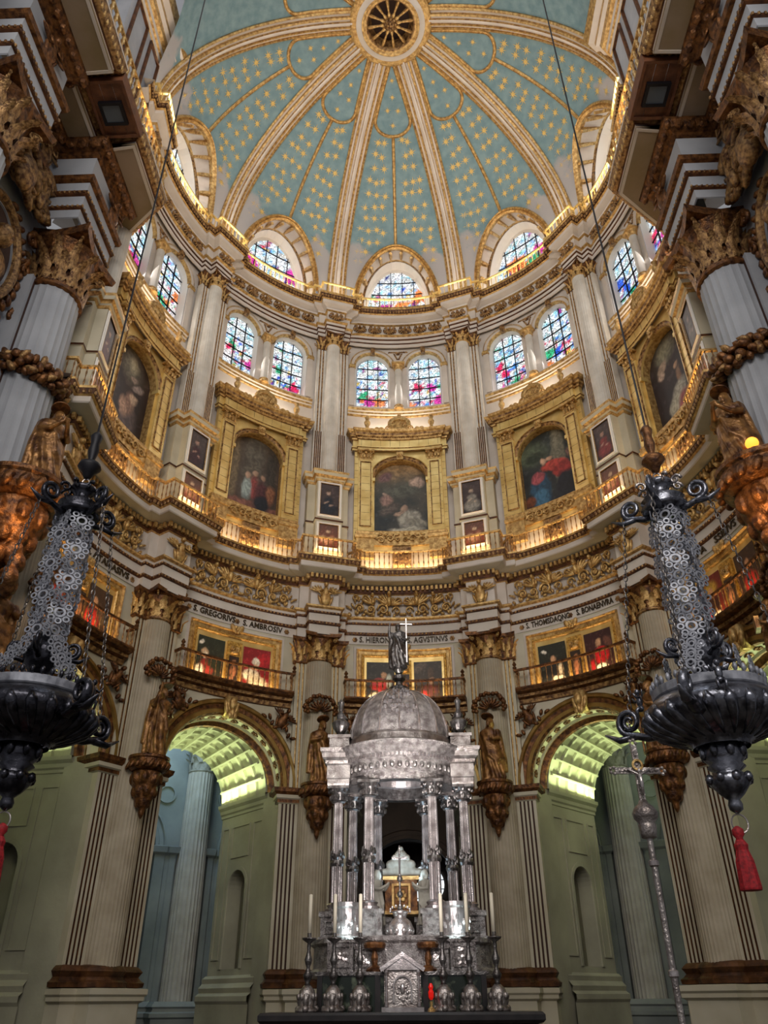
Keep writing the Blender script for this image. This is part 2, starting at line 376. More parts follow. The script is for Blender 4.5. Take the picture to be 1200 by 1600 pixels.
def add_capital(T, x, y, z, r, h, mname='gold', front_only=False, half=None, flat=False, parent=None):
    """Corinthian capital: bell, two rows of leaves, volutes, abacus. T in bay coords"""
    bx, by, bz = T.base; key = 'cap%.2f_%.2f_%s_%s' % (r, h, mname, flat)
    def bell():
        mb = MB(); seg = 4 if flat else 16
        ro = pi/4 if flat else 0; k = 1.35 if flat else 1
        prof = [(r*.98*k, 0), (r*1.06*k, .02*h), (r*1.06*k, .06*h), (r*.95*k, .08*h), (r*.97*k, .5*h), (r*1.12*k, .82*h), (r*1.25*k, .88*h)]
        mb.lathe(prof, seg, a0=ro, a1=ro+2*pi)
        q = r*1.38; c = r*1.12; n = []
        for s in range(4):
            A = Vector((q, q)).to_3d(); A.rotate(Matrix.Rotation(s*pi/2, 3, 'Z')); B = Vector((-q, q, 0)); B.rotate(Matrix.Rotation(s*pi/2, 3, 'Z')); Mi = Vector((0, c, 0)); Mi.rotate(Matrix.Rotation(s*pi/2, 3, 'Z'))
            n += [(A.x, A.y), ((A.x+Mi.x)/2*.97, (A.y+Mi.y)/2*.97), (Mi.x, Mi.y), ((B.x+Mi.x)/2*.97, (B.y+Mi.y)/2*.97)]
        vs = [(a, b, .88*h) for a, b in n]+[(a*1.05, b*1.05, h) for a, b in n]; m_ = len(n)
        mb.add(vs, [tuple(range(m_))[::-1], tuple(range(m_, 2*m_))]+[(i, (i+1) % m_, m_+(i+1) % m_, m_+i) for i in range(m_)])
        return mb
    if key not in CACHE: CACHE[key] = bell().mesh('capital', ['brown' if mname in ('gold', 'old') else mname])  # brown bell puts the recess shade behind gold leaves into the colour
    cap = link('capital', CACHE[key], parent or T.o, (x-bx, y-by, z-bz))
    lk = 'leaf_'+mname
    if lk not in CACHE: CACHE[lk] = leafmesh().mesh('acanthus_leaf', [mname], True)
    vk = 'vol_'+mname
    if vk not in CACHE:
        v = MB(); p, q = spiral(0, 0, .5, 1.7, .13, y=0, shrink=.2); v.tube(p, q, 5); v.ell((0, -.05, 0), (.16, .16, .16), 0, 6, 4); CACHE[vk] = v.mesh('volute', [mname])
    for row, (zz, hh, n0, rr) in enumerate(((.07, .40, 0, 1.0), (.33, .40, .5, 1.02))):
        nl_ = 12 if r > .8 else 8
        for i in range(nl_):
            t = 2*pi*(i+n0)/nl_
            if front_only and sin(t) > .45: continue
            rad = r*rr*(1.0/max(abs(cos(t)), abs(sin(t))) if flat else 1)
            link('acanthus_leaf', CACHE[lk], cap, (rad*cos(t)*.98, rad*sin(t)*.98, zz*h), t+pi/2, (r*(1.0 if nl_ == 8 else .78), hh*h*.9, hh*h*1.05))
    for i in range(4):
        t = pi/4+i*pi/2
        if front_only and sin(t) > .3: continue
        link('volute', CACHE[vk], cap, (r*1.42*cos(t), r*1.42*sin(t), .80*h), t, (r*.42,)*3)
        link('volute', CACHE[vk], cap, (r*1.0*cos(t+pi/4), r*1.0*sin(t+pi/4), .80*h), t+pi/4+pi/2, (r*.26,)*3)
    return cap
def baluster_mb(h=1.0, r=.055, seg=6):
    return MB().lathe([(r*.9, 0), (r*.9, .08*h), (r*.45, .12*h), (r*1.1, .30*h), (r*.5, .5*h), (r*.42, .55*h), (r*.5, .6*h), (r*1.0, .75*h), (r*.45, .9*h), (r*.8, .94*h), (r*.8, h)], seg)
def pathpts(pts, step):
    """points at regular spacing along polyline"""
    out = []; 
    for a, b in zip(pts[:-1], pts[1:]):
        a = Vector(a); b = Vector(b); L = (b-a).length; n = max(1, round(L/step))
        out += [a+(b-a)*(i+.5)/n for i in range(n)]
    return out
# ------------------------------------------------------------------ plan paths
def ring_path(r0, jogs, k0, k1, n=14):
    """travels from left (k0) to right (k1) seen from inside; jogs = [(half, depth)...] from wall to front at every pier. inward is to the RIGHT -> use negative offsets"""
    pts = []; k = k0
    piers = [-2.5, -1.5, -.5, .5, 1.5, 2.5]
    def pier(kk):
        a = kk*S; o = []
        L = []
        prev = 0
        for (h, d) in jogs: L += [(-h, prev), (-h, d)]; prev = d
        Rr = [(-x, d) for x, d in L[::-1]]
        for (x, d) in L+Rr:
            rr = r0-d if d else sqrt(max(r0*r0-x*x, 0)); o.append((x*cos(a)+rr*sin(a), -x*sin(a)+rr*cos(a)))
        return o
    hw = jogs[0][0]/r0 if jogs else 0
    cur = k0*S
    for kk in [p for p in piers if k0 <= p <= k1]:
        a1 = kk*S-hw
        if a1 > cur+.02:
            m = max(2, int(n*(a1-cur)/S)); pts += [(r0*sin(cur+(a1-cur)*i/m), r0*cos(cur+(a1-cur)*i/m)) for i in range(m)]
        pts += pier(kk); cur = kk*S+hw
    a1 = k1*S
    if a1 > cur+.02:
        m = max(2, int(n*(a1-cur)/S)); pts += [(r0*sin(cur+(a1-cur)*(i+ (1 if pts else 0))/m), r0*cos(cur+(a1-cur)*(i+(1 if pts else 0))/m)) for i in range(m)]
    return pts
def archwall(x0, x1, z0, z1, ops, depth=0, nx=24, y=0):
    """flat wall at y with arched openings (cx, hw, sill, spring, rz)"""
    xs = set(lin(x0, x1, nx))
    for (cx, hw, sl, sp, rz) in ops: xs |= set(cx+hw*cos(pi*i/14) for i in range(15))
    xs = sorted(x for x in xs if x0-1e-6 <= x <= x1+1e-6); mb = MB()
    def tops(x, o):
        cx, hw, sl, sp, rz = o; u = (x-cx)/hw
        return sp+rz*sqrt(max(0, 1-u*u))
    for a, b in zip(xs[:-1], xs[1:]):
        if b-a < 1e-5: continue
        m = (a+b)/2; inn = [o for o in ops if abs(m-o[0]) < o[1]]
        if not inn: mb.add([(a, y, z0), (b, y, z0), (b, y, z1), (a, y, z1)], [(0, 1, 2, 3)]); continue
        o = inn[0]
        if o[2] > z0: mb.add([(a, y, z0), (b, y, z0), (b, y, o[2]), (a, y, o[2])], [(0, 1, 2, 3)])
        mb.add([(a, y, tops(a, o)), (b, y, tops(b, o)), (b, y, z1), (a, y, z1)], [(0, 1, 2, 3)])
    return mb
R0 = 11.3; RU = 11.1; HB = S/2*R0
SPR = 8.5; AH = 2.42
# ---- floor
fl = MB(); fl.lathe([(0.01, 0), (24, 0)], 48, cap=False); fo = link('floor', fl.mesh('floor', ['floor'])); fo['kind'] = 'structure'
fl = MB().box(-14, 14, -24, -12, -.2, -.02); fl2 = link('floor', fl.mesh('floor', ['floor'])); fl2['kind'] = 'structure'
# ---- apse walls
W = Thing('wall_apse', kind='structure')
def bayrot(o, k): o.rotation_euler = (0, 0, -k*S); return o
for k in (-2, -1, 0, 1, 2):
    def lw(): return archwall(-HB, HB, 0, 14.9, [(0, AH, 0, SPR, AH)]).bend(R0)
    bayrot(W.part('wall_panel', lw, ['cream'], 'lowwall'), k)
    def mw(): return archwall(-HB, HB, 17.9, 35.2, [(-1.42, .95, 28.25, 31.1, .95), (1.42, .95, 28.25, 31.1, .95)]).bend(R0-.02)
    bayrot(W.part('wall_panel', mw, ['white'], 'upwall'), k)
for s in (-1, 1):       # short returns beyond the last piers
    mb = archwall(-.2, 2.2, 0, 35.2, [], nx=6).bend(R0+.01) if s > 0 else archwall(-2.2, .2, 0, 35.2, [], nx=6).bend(R0+.01)
    o = W.part('wall_panel', mb, ['cream']); o.rotation_euler = (0, 0, -s*2.5*S)
# ---- lower (main) entablature
jl = [(1.0, .28), (.60, .82)]
pl = ring_path(R0, jl, -2.78, 2.78)
T1 = Thing('trim_1', kind='structure')
prof = [(0, 14.72), (-.04, 14.72), (-.04, 15.12), (-.10, 15.14), (-.10, 15.26), (-.07, 15.28), (-.07, 15.62), (-.14, 15.64), (-.14, 15.72), (-.10, 15.74), (-.12, 15.84), (-.24, 15.88), (-.24, 15.96), (-.02, 15.98), (-.02, 17.12), (-.10, 17.14), (-.14, 17.22), (-.14, 17.50), (-.34, 17.52), (-.62, 17.56), (-.66, 17.60), (-.66, 17.80), (-.74, 17.84), (-.80, 18.04), (-.82, 18.12), (0.3, 18.12)]
ml = [0, 0, 1, 1, 0, 0, 1, 1, 0, 2, 2, 2, 0, 2, 2, 2, 0, 0, 0, 0, 2, 2, 2, 0]
ml = [0, 0, 1, 1, 1, 0, 1, 1, 0, 0, 2, 2, 0, 0, 2, 1, 1, 3, 3, 0, 0, 2, 1, 2, 0]  # dark bands behind dentils and eggs: gap shade put into the colour
T1.part('entablature', MB().sweep(pl, prof, 'xy', mats=ml, cap=False), ['white', 'line', 'gold', 'cream'])
# dentils
def offset_path(path, d):
    mb = MB().sweep(path, [(d, 0)], 'xy', cap=False); return [(x, y) for x, y, z in mb.v]
def along(T, path, d, z, step, mesh, name, sc=1, parent=None, skip=None):
    pp = offset_path(path, d); out = []
    for a, b in zip(pp[:-1], pp[1:]): out.append((a, b))
    # resample continuous: walk
    acc = step/2
    for a, b in out:
        a = Vector(a); b = Vector(b); L = (b-a).length
        if L < 1e-6: continue
        t = acc
        while t < L:
            q = a+(b-a)*t/L; ang = atan2(b.y-a.y, b.x-a.x)
            if skip is None or not skip(q): link(name, mesh, parent or T.o, (q.x, q.y, z), ang, sc)
            t += step
        acc = t-L
dent = MB().box(-.055, .055, -.12, .02, 0, .20); 
def joined_along(path, d, z, step, unit):
    mb = MB(); pp = offset_path(path, d); acc = step/2
    for a, b in zip(pp[:-1], pp[1:]):
        a = Vector(a); b = Vector(b); L = (b-a).length; t = acc
        if L < 1e-6: continue
        while t < L:
            q = a+(b-a)*t/L; mb.merge(unit, Matrix.Translation((q.x, q.y, z)) @ Matrix.Rotation(atan2(b.y-a.y, b.x-a.x), 4, 'Z')); t += step
        acc = t-L
    return mb
o = T1.part('dentils', joined_along(pl, -.15, 17.27, .21, dent), ['gold'], kind='stuff')
egg = MB().ell((0, -.02, .09), (.075, .06, .10), 0, 6, 4)
o = T1.part('egg_moulding', joined_along(pl, -.74, 17.84, .19, egg), ['old'], kind='stuff')
bead = MB().ell((0, 0, 0), (.05, .04, .05), 0, 5, 3)
o = T1.part('bead_moulding', joined_along(pl, -.12, 15.2, .16, bead), ['old'], kind='stuff')
o = T1.part('bead_moulding', joined_along(pl, -.15, 15.68, .16, bead), ['old'], kind='stuff')
for k in (-2, -1, 0, 1, 2):
    for s in (-1, 1):
        def wr(s=s):
            m = winged_relief(); m.tf(Matrix.Translation((s*1.26, -.03, 16.0)) @ Matrix.Diagonal((s*1.14, 2.2, 1.24, 1))); return m.bend(R0)
        bayrot(T1.part('winged_relief', wr, ['gold'], 'wr%d' % s, True), k)
for k in (-2.5, -1.5, -.5, .5, 1.5, 2.5):
    def ar(): return angel_relief(1.02).tf(Matrix.Translation((0, R0-.84, 16.0)) @ Matrix.Diagonal((1.25, 1.3, 1.12, 1)))
    bayrot(T1.part('angel_relief', ar, ['gold'], 'ar', True), k)
# lettering
def textmb(s, width, h, depth=.03):
    c = bpy.data.curves.new('t', 'FONT'); c.body = s; c.extrude = depth/2; c.resolution_u = 2; c.align_x = 'CENTER'; c.offset = .012
    o = bpy.data.objects.new('t', c); COL.objects.link(o); dg = bpy.context.evaluated_depsgraph_get(); dg.update()
    me = bpy.data.meshes.new_from_object(o.evaluated_get(dg)); vs = [v.co.copy() for v in me.vertices]; fs = [tuple(p.vertices) for p in me.polygons]
    bpy.data.objects.remove(o); bpy.data.meshes.remove(me)
    x0 = min(v.x for v in vs); x1 = max(v.x for v in vs); y1 = max(v.y for v in vs); k = width/(x1-x0); kz = h/y1
    return MB().add([((v.x-(x0+x1)/2)*k, -v.z, v.y*kz) for v in vs], fs)
for k, txt, x, wd in ((-2, 'S. ATANASIVS', 1.0, 2.3), (-1, 'S. GREGORIVS    S. AMBROSIV', 0, 4.1), (0, 'S. HIERONIMVS  S. AGVSTINVS', 0, 3.9), (1, 'S. THOMSDAQNO    S. BONAENVRA', 0, 4.0), (2, 'OPAPA    SSILIVS', -.5, 3.2)):
    m = textmb(txt, wd, .25, .04).tf(Matrix.Translation((x, -.075, 14.82)))
    rr_ = [x-wd/2-.2, x+wd/2+.2]+([0] if k in (-1, 1) else [])
    bayrot(T1.part('lettering', m.bend(R0), ['letter']), k)
    for xx in rr_:
        bayrot(T1.part('letter_rosette', rosette(MB(), xx, 14.92, .12, -.05).bend(R0), ['old']), k)
# ---- upper entablature
ju = [(.86, .25), (.46, .62)]
pu = ring_path(RU, ju, -2.78, 2.78)
T2 = Thing('trim_2', kind='structure')
prof = [(0.02, 32.40), (-.03, 32.42), (-.03, 32.62), (-.07, 32.63), (-.07, 32.69), (-.05, 32.70), (-.05, 32.90), (-.10, 32.91), (-.10, 32.98), (-.08, 33.0), (-.08, 33.16), (-.18, 33.20), (-.18, 33.27), (-.02, 33.28), (-.02, 34.04), (-.12, 34.10), (-.12, 34.22), (-.30, 34.30), (-.40, 34.34), (-.40, 34.56), (-.48, 34.60), (-.56, 34.86), (-.60, 34.9), (-.60, 35.0), (.5, 35.0)]
ml = [0, 0, 1, 1, 1, 0, 1, 1, 1, 0, 2, 2, 0, 0, 2, 0, 0, 0, 0, 2, 1, 2, 2, 0]  # dark band behind the eggs paints in the shade of the gaps
T2.part('entablature', MB().sweep(pu, prof, 'xy', mats=ml, cap=False), ['white', 'line', 'gold'])
T2.part('egg_moulding', joined_along(pu, -.53, 34.60, .16, egg), ['old'], kind='stuff')
for k in (-2, -1, 0, 1, 2):
    for i in range(6):
        def sr(i=i): return shell_relief().tf(Matrix.Translation(((i-2.5)*.86, -.04, 33.30)) @ Matrix.Diagonal((1.08, 1.8, 1.4, 1))).bend(RU)
        bayrot(T2.part('shell_relief', sr, ['old'], 'sr%d' % i, True), k)
for k in (-2.5, -1.5, -.5, .5, 1.5, 2.5):
    def sr2(): return shell_relief().tf(Matrix.Translation((0, RU-.66, 33.32)) @ Matrix.Diagonal((1.25, 1.5, 1.25, 1)))
    bayrot(T2.part('shell_relief', sr2, ['old'], 'srp', True), k)
# ---- balcony slab + rails -----------------------------------------------------------
def rail_run(T, path, z, h, step, mrail, mbal, bal_r=.05, closed=False, thin=False, solid=None):
    T.part('top_rail', MB().sweep(path, [(-.05, z+h-.08), (-.06, z+h), (.06, z+h), (.05, z+h-.08)], 'xy', pclosed=True), [mrail])
    T.part('bottom_rail', MB().sweep(path, [(-.05, z), (-.05, z+.06), (.05, z+.06), (.05, z)], 'xy', pclosed=True), [mrail])
    key = 'bal%.2f%.3f%s' % (h, bal_r, mbal)
    if key not in CACHE: CACHE[key] = (MB().box(-.018, .018, -.018, .018, 0, h-.1) if thin else baluster_mb(h-.12, bal_r)).mesh('baluster', [mbal], not thin)
    bx, by, bz = T.base; acc = step/2
    for a, b in zip(path[:-1], path[1:]):
        a = Vector(a); b = Vector(b); L = (b-a).length; t = acc
        while t < L:
            q = a+(b-a)*t/L; link('baluster', CACHE[key], T.o, (q.x-bx, q.y-by, z+.05-bz)); t += step
        acc = t-L
# lower balconies: one per bay
for k in (-2, -1, 0, 1, 2):
    T = Thing('balcony', 'brown and gold lit balcony over the arch of the '+BAYN[k], 'balcony', k*S, (0, R0, 11.7))
    hw = 2.62
    def slab():
        path = [(-hw, R0)]+[(-hw+.02+2*(hw-.02)*i/14, 0) for i in range(15)]
        mb = MB(); xs = lin(-hw, hw, 16)
        pr = [(0, 11.62), (-.10, 11.64), (-.14, 11.80), (-.30, 11.86), (-.30, 11.98), (-.52, 12.02), (-.58, 12.12), (0, 12.12)]
        return mb.sweep([(x, 0) for x in xs], [(a, b) for a, b in pr], 'xy', mats=[0, 1, 0, 1, 0, 0, 0]).bend(R0)
    T.part('ledge', slab, ['brown', 'old'], 'lowslab')
    pth = [(x, -.50) for x in lin(-hw+.05, hw-.05, 14)]
    pb = [((R0+y)*sin(x/R0), (R0+y)*cos(x/R0)) for x, y in [(-hw+.05, -.05)]+pth+[(hw-.05, -.05)]]
    rail_run(T, pb, 12.14, .82, .235, 'brown', 'old', .032)
    for s in (-1, 1):
        x = s*(hw-.05); T.part('finial', MB().lathe([(.05, 0), (.09, .08), (.04, .14), (.09, .22), (.02, .34)], 8, c=((R0-.5)*sin(x/R0), (R0-.5)*cos(x/R0), 12.96)), ['brown'])
# middle gallery rail
pg = [p for p in offset_path(ring_path(R0, jl, -2.62, 2.62), -.60)]
T = Thing('gallery_balustrade', 'long gilded balustrade of the gallery along the main cornice beneath the large paintings', 'balustrade', 0, (0, R0, 18.12))
T.o.location = (0, R0, 18.12)
rail_run(T, pg, 18.13, 1.0, .225, 'gold', 'old', .036)
pt_ = [p for p in offset_path(ring_path(RU, ju, -2.62, 2.62), -.46)]
T = Thing('cornice_railing', 'thin gilded railing on the upper cornice at the foot of the dome', 'railing', 0, (0, RU, 35.0))
rail_run(T, pt_, 35.02, .80, .26, 'leaf', 'leaf', .02, thin=True)
# ---- upper windows (pairs), numbered; stained glass
def glass_color(x, z, seed, W2, H):
    return None
def glass_field(seed, cx, cz0, hw, H, lun=False):
    rs = np.random.RandomState(seed); n = 260
    px = rs.uniform(cx-hw, cx+hw, n); pz = rs.uniform(cz0, cz0+H, n); t = (pz-cz0)/H
    pal = {'lo': [(.75, .03, .10), (.02, .10, .75), (.05, .30, .85), (.9, .25, .35), (.03, .40, .16), (.85, .8, .8), (.9, .9, .95), (.35, .03, .30), (.9, .60, .10), (.8, .92, .98), (.85, .9, .9), (.9, .95, 1), (.03, .05, .3)],
           'hi': [(.85, .95, 1), (.9, .97, 1), (.75, .93, 1), (.35, .75, .95), (.95, .95, .9), (1, .98, .95), (.5, .85, .9), (.9, .93, 1), (.95, .97, 1), (.9, .97, 1), (.3, .55, .9)]}
    c = np.zeros((n, 3))
    for i in range(n):
        lowp = .7 if t[i] < .40 else (.3 if t[i] < .6 else .07)
        P_ = pal['lo'] if rs.rand() < lowp*(.8 if not lun else .65) else pal['hi']; c[i] = P_[rs.randint(len(P_))]
    # clusters: garments
    for j in range(5):
        gx, gz = rs.uniform(cx-hw, cx+hw), cz0+H*rs.uniform(.05, .5); col = [(.85, .02, .12), (.02, .12, .8), (.75, .04, .4), (.03, .45, .2), (.95, .25, .05), (.95, .9, .9)][rs.randint(6)]
        d = np.hypot(px-gx, (pz-gz)*.8); c[d < hw*.28] = col
    def f(x, z):
        d = (px-x)**2+(pz-z)**2; return tuple(c[int(np.argmin(d))])+(1,)
    return f
def pane_mb(x0, x1, z0, z1, top, f, r, n=5):
    mb = MB(); cols = []; xs = lin(x0, x1, n); fs = []
    for x in xs:
        zt = max(min(z1, top(x)), z0)
        for j in range(n+1):
            z = z0+(zt-z0)*j/n; mb.v.append((x, 0, z)); cols.append(f(x, z))
    for i in range(n):
        for j in range(n): a = i*(n+1)+j; mb.f.append((a, a+n+1, a+n+2, a+1)); mb.m.append(0)
    mb.c = cols; return mb.bend(r)
def glaze(T, cx, hw, z0, sp, rz, r, ncol, nrow, seed, kpar=None, bar=.022, lun=False):
    f = glass_field(seed, cx, z0, hw, sp+rz-z0, lun)
    top = lambda x: sp+rz*sqrt(max(0, 1-((x-cx)/hw)**2))
    H = sp+rz-z0; rows = nrow
    for i in range(ncol):
        a = cx-hw+2*hw*i/ncol; b = cx-hw+2*hw*(i+1)/ncol
        for j in range(rows):
            c = z0+H*j/rows; d = z0+H*(j+1)/rows
            if max(top(a), top(b), top((a+b)/2)) <= c+.04: continue
            T.part('pane', pane_mb(a, b, c, d, top, f, r), ['glass'])
    for i in range(1, ncol):
        x = cx-hw+2*hw*i/ncol; T.part('glazing_bar', MB().box(x-bar, x+bar, -.08, -.02, z0, top(x)).bend(r), ['black'])
    for j in range(1, rows):
        z = z0+H*j/rows; u = 1 if z < sp else sqrt(max(0, 1-((z-sp)/rz)**2))
        T.part('glazing_bar', MB().box(cx-hw*u, cx+hw*u, -.09, -.03, z-bar*.8, z+bar*.8, nx=4).bend(r), ['black'])
wn = 0
def opening_frame(T, name, cx, hw, z0, sp, prof, r, mats, mlist=None, key=None, rz=None, closed=False, k=0):
    path = archpath(cx, hw, z0, sp, 16, rz)
    return T.part(name, lambda: MB().sweep(path, prof, 'xz', mats=mlist, cap=False).bend(r), mats, key)
for k in (-2, -1, 0, 1, 2):
    for s in (-1, 1):
        wn += 1; cx = s*1.42
        T = Thing('window_%d' % wn, None, None, k*S, (0, R0, 28.2), kind='structure')
        # reveal, gilt arch with keystone, jamb columns
        opening_frame(T, 'window_reveal', cx, .95, 28.2, 31.1, [(0, 0), (.10, .25), (.10, .42)], R0, ['reveal'], None, 'wrev%d' % s)
        opening_frame(T, 'window_arch', cx, .95, 31.1, 31.1001, [(-.30, .02), (-.30, -.10), (-.24, -.12), (-.22, -.07), (-.08, -.07), (-.06, -.12), (0, -.10), (.04, .05)], R0, ['gold', 'white'], [0, 0, 1, 1, 0, 0, 0], 'warch%d' % s)
        T.part('keystone', lambda: MB().box(cx-.12, cx+.12, -.26, 0, 31.92, 32.34).bend(R0).merge(rosette(MB(), cx, 32.13, .13, -.26).bend(R0)), ['old'], 'wkey%d' % s)
        for q in (-1, 1):
            x = cx+q*1.13
            if q*s < 0: continue
            T.part('jamb', MB().box(x-.14, x+.14, -.10, .02, 28.2, 30.85).bend(R0), ['white']); T.part('jamb_capital', MB().box(x-.19, x+.19, -.16, .02, 30.85, 31.0).box(x-.16, x+.16, -.13, .02, 31.0, 31.1).bend(R0), ['gold'])
        glaze(T, cx, .87, 28.25, 31.05, .88, R0+.36, 3, 5, 100+wn*7)
    # colonnette between, sill, spandrel relief
    T = Thing('colonnette', 'slender white colonnette between the paired stained glass windows, '+BAYN[k], 'column', k*S, (0, R0, 28.0))
    T.part('shaft', lambda: MB().lathe([(.20, 28.1), (.20, 30.7), (.18, 30.75)], 24, c=(0, R0-.16, 0), flute=1, fd=.06), ['fluted'], 'colnt')
    T.part('base', lambda: MB().lathe([(.27, 27.95), (.27, 28.05), (.22, 28.12), (.25, 28.18), (.2, 28.22)], 16, c=(0, R0-.16, 0)), ['gold'], 'colntb')
    T.part('capital', lambda: MB().lathe([(.19, 30.7), (.23, 30.76), (.2, 30.82), (.30, 31.0), (.33, 31.02)], 16, c=(0, R0-.16, 0)).box(-.36, .36, R0-.5, R0+.02, 31.02, 31.12), ['gold'], 'colntc')
    tt = Thing('trim_3', None, None, k*S, (0, R0, 27.5), kind='structure')
    tt.part('sill', lambda: MB().sweep([(x, 0) for x in lin(-2.75, 2.75, 12)], [(0, 27.50), (-.10, 27.52), (-.10, 27.60), (-.16, 27.64), (-.16, 27.76), (-.22, 27.80), (-.26, 27.95), (.2, 28.0)], 'xy', mats=[0, 0, 1, 0, 1, 0, 0]).bend(R0), ['gold', 'white'], 'sill')
    def spn():
        m = MB(); rosette(m, 0, 32.12, .14, -.03)
        for i in range(4):
            for s in (-1, 1): m.ell((s*(.12+.12*i), -.03, 32.22-.0*i), (.09, .04, .05), s*.5, 6, 4); m.ell((s*(.20-.05*i), -.03, 32.08-.12*i), (.06, .04, .07), s*.6, 6, 4)
        return m.bend(R0)
    tt.part('spandrel_relief', spn, ['old'], 'spn', True)
# ------------------------------------------------------------------ dome
RD, ZB, HD = 10.9, 35.7, 9.4
def dpt(x, t, d=0):
    """point on dome at meridian elevation t (deg), lateral offset x metres, d inward"""
    t = radians(t); r = (RD-d)*cos(t); return (r*sin(x/max(r, .3)), r*cos(x/max(r, .3)), ZB+(HD-d)*sin(t))
def dpa(a, t, d=0):
    t = radians(t); r = (RD-d)*cos(t); return (r*sin(a), r*cos(a), ZB+(HD-d)*sin(t))
def rtop(t): return RD*cos(radians(t))
CE = Thing('ceiling', kind='structure')
HWR = .50
LA, LT = .222, 24.0
def lun_t(a):
    u = abs(a)/LA
    return -.5 if u >= 1 else LT*sqrt(1-u*u)
TT = 80.0
def web():
    mb = MB(); nt = 22
    for iu in range(21):
        u = iu/10-1
        for j in range(nt+1):
            # angle limited by rib edge at every height
            s = j/nt
            a_low = u*(S/2)
            t0 = lun_t(a_low*(1-HWR/RD/(S/2)*1.0))
            t = t0+(TT-t0)*s; am = max(.012, S/2-HWR*.8/rtop(t)); a = u*am
            mb.v.append(dpa(a, t))
    for i in range(20):
        for j in range(nt): q = i*(nt+1)+j; mb.f.append((q, q+nt+1, q+nt+2, q+1)); mb.m.append(0)
    return mb
def starmesh():
    mb = MB(); n = 8; vs = [(0, -.03, 0)]
    for i in range(2*n):
        a = pi*i/n; r = 1 if i % 4 == 0 else (.78 if i % 2 == 0 else .27); vs.append((r*sin(a), 0, r*cos(a)))
    return mb.add(vs, [(0, 1+i, 1+(i+1) % (2*n)) for i in range(2*n)])
SM = starmesh().mesh('star', ['star'])
def molding(pts, prof, nrm=None):
    """pts: list of (a,t) on the dome; prof: (lateral metres, depth)"""
    mb = MB(); P3 = [Vector(dpa(a, t)) for a, t in pts]; k = len(prof); n = len(P3)
    for i in range(n):
        d = (P3[min(i+1, n-1)]-P3[max(i-1, 0)]).normalized(); p = P3[i]
        N = (Vector((0, 0, ZB-1))-p).normalized() if True else None
        t = radians(pts[i][1]); a = pts[i][0]
        N = -Vector((cos(t)*sin(a)/RD, cos(t)*cos(a)/RD, sin(t)/HD)).normalized(); X = d.cross(N).normalized()
        for (o, h) in prof: mb.v.append(tuple(p+X*o+N*h))
    for i in range(n-1):
        for j in range(k-1): q = i*k+j; mb.f.append((q, q+1, q+k+1, q+k)); mb.m.append(j)
    return mb
def drop_path():
    # follows rib edges down from the top then a semicircle
    pts = []; tb = 63.5
    e = lambda t: max(.02, S/2-(HWR+.10)/rtop(t))
    for t in lin(79.5, tb, 8): pts.append((-e(t), t))
    w_ = e(tb)
    for i in range(1, 14):
        an = pi*i/14; pts.append((-w_*cos(an), tb-4.4*sin(an)))
    for t in lin(tb, 79.5, 8): pts.append((e(t), t))
    return pts
mprof = [(-.09, 0), (-.09, .05), (-.05, .09), (-.03, .05), (.03, .05), (.05, .09), (.09, .05), (.09, 0)]
webn = 0
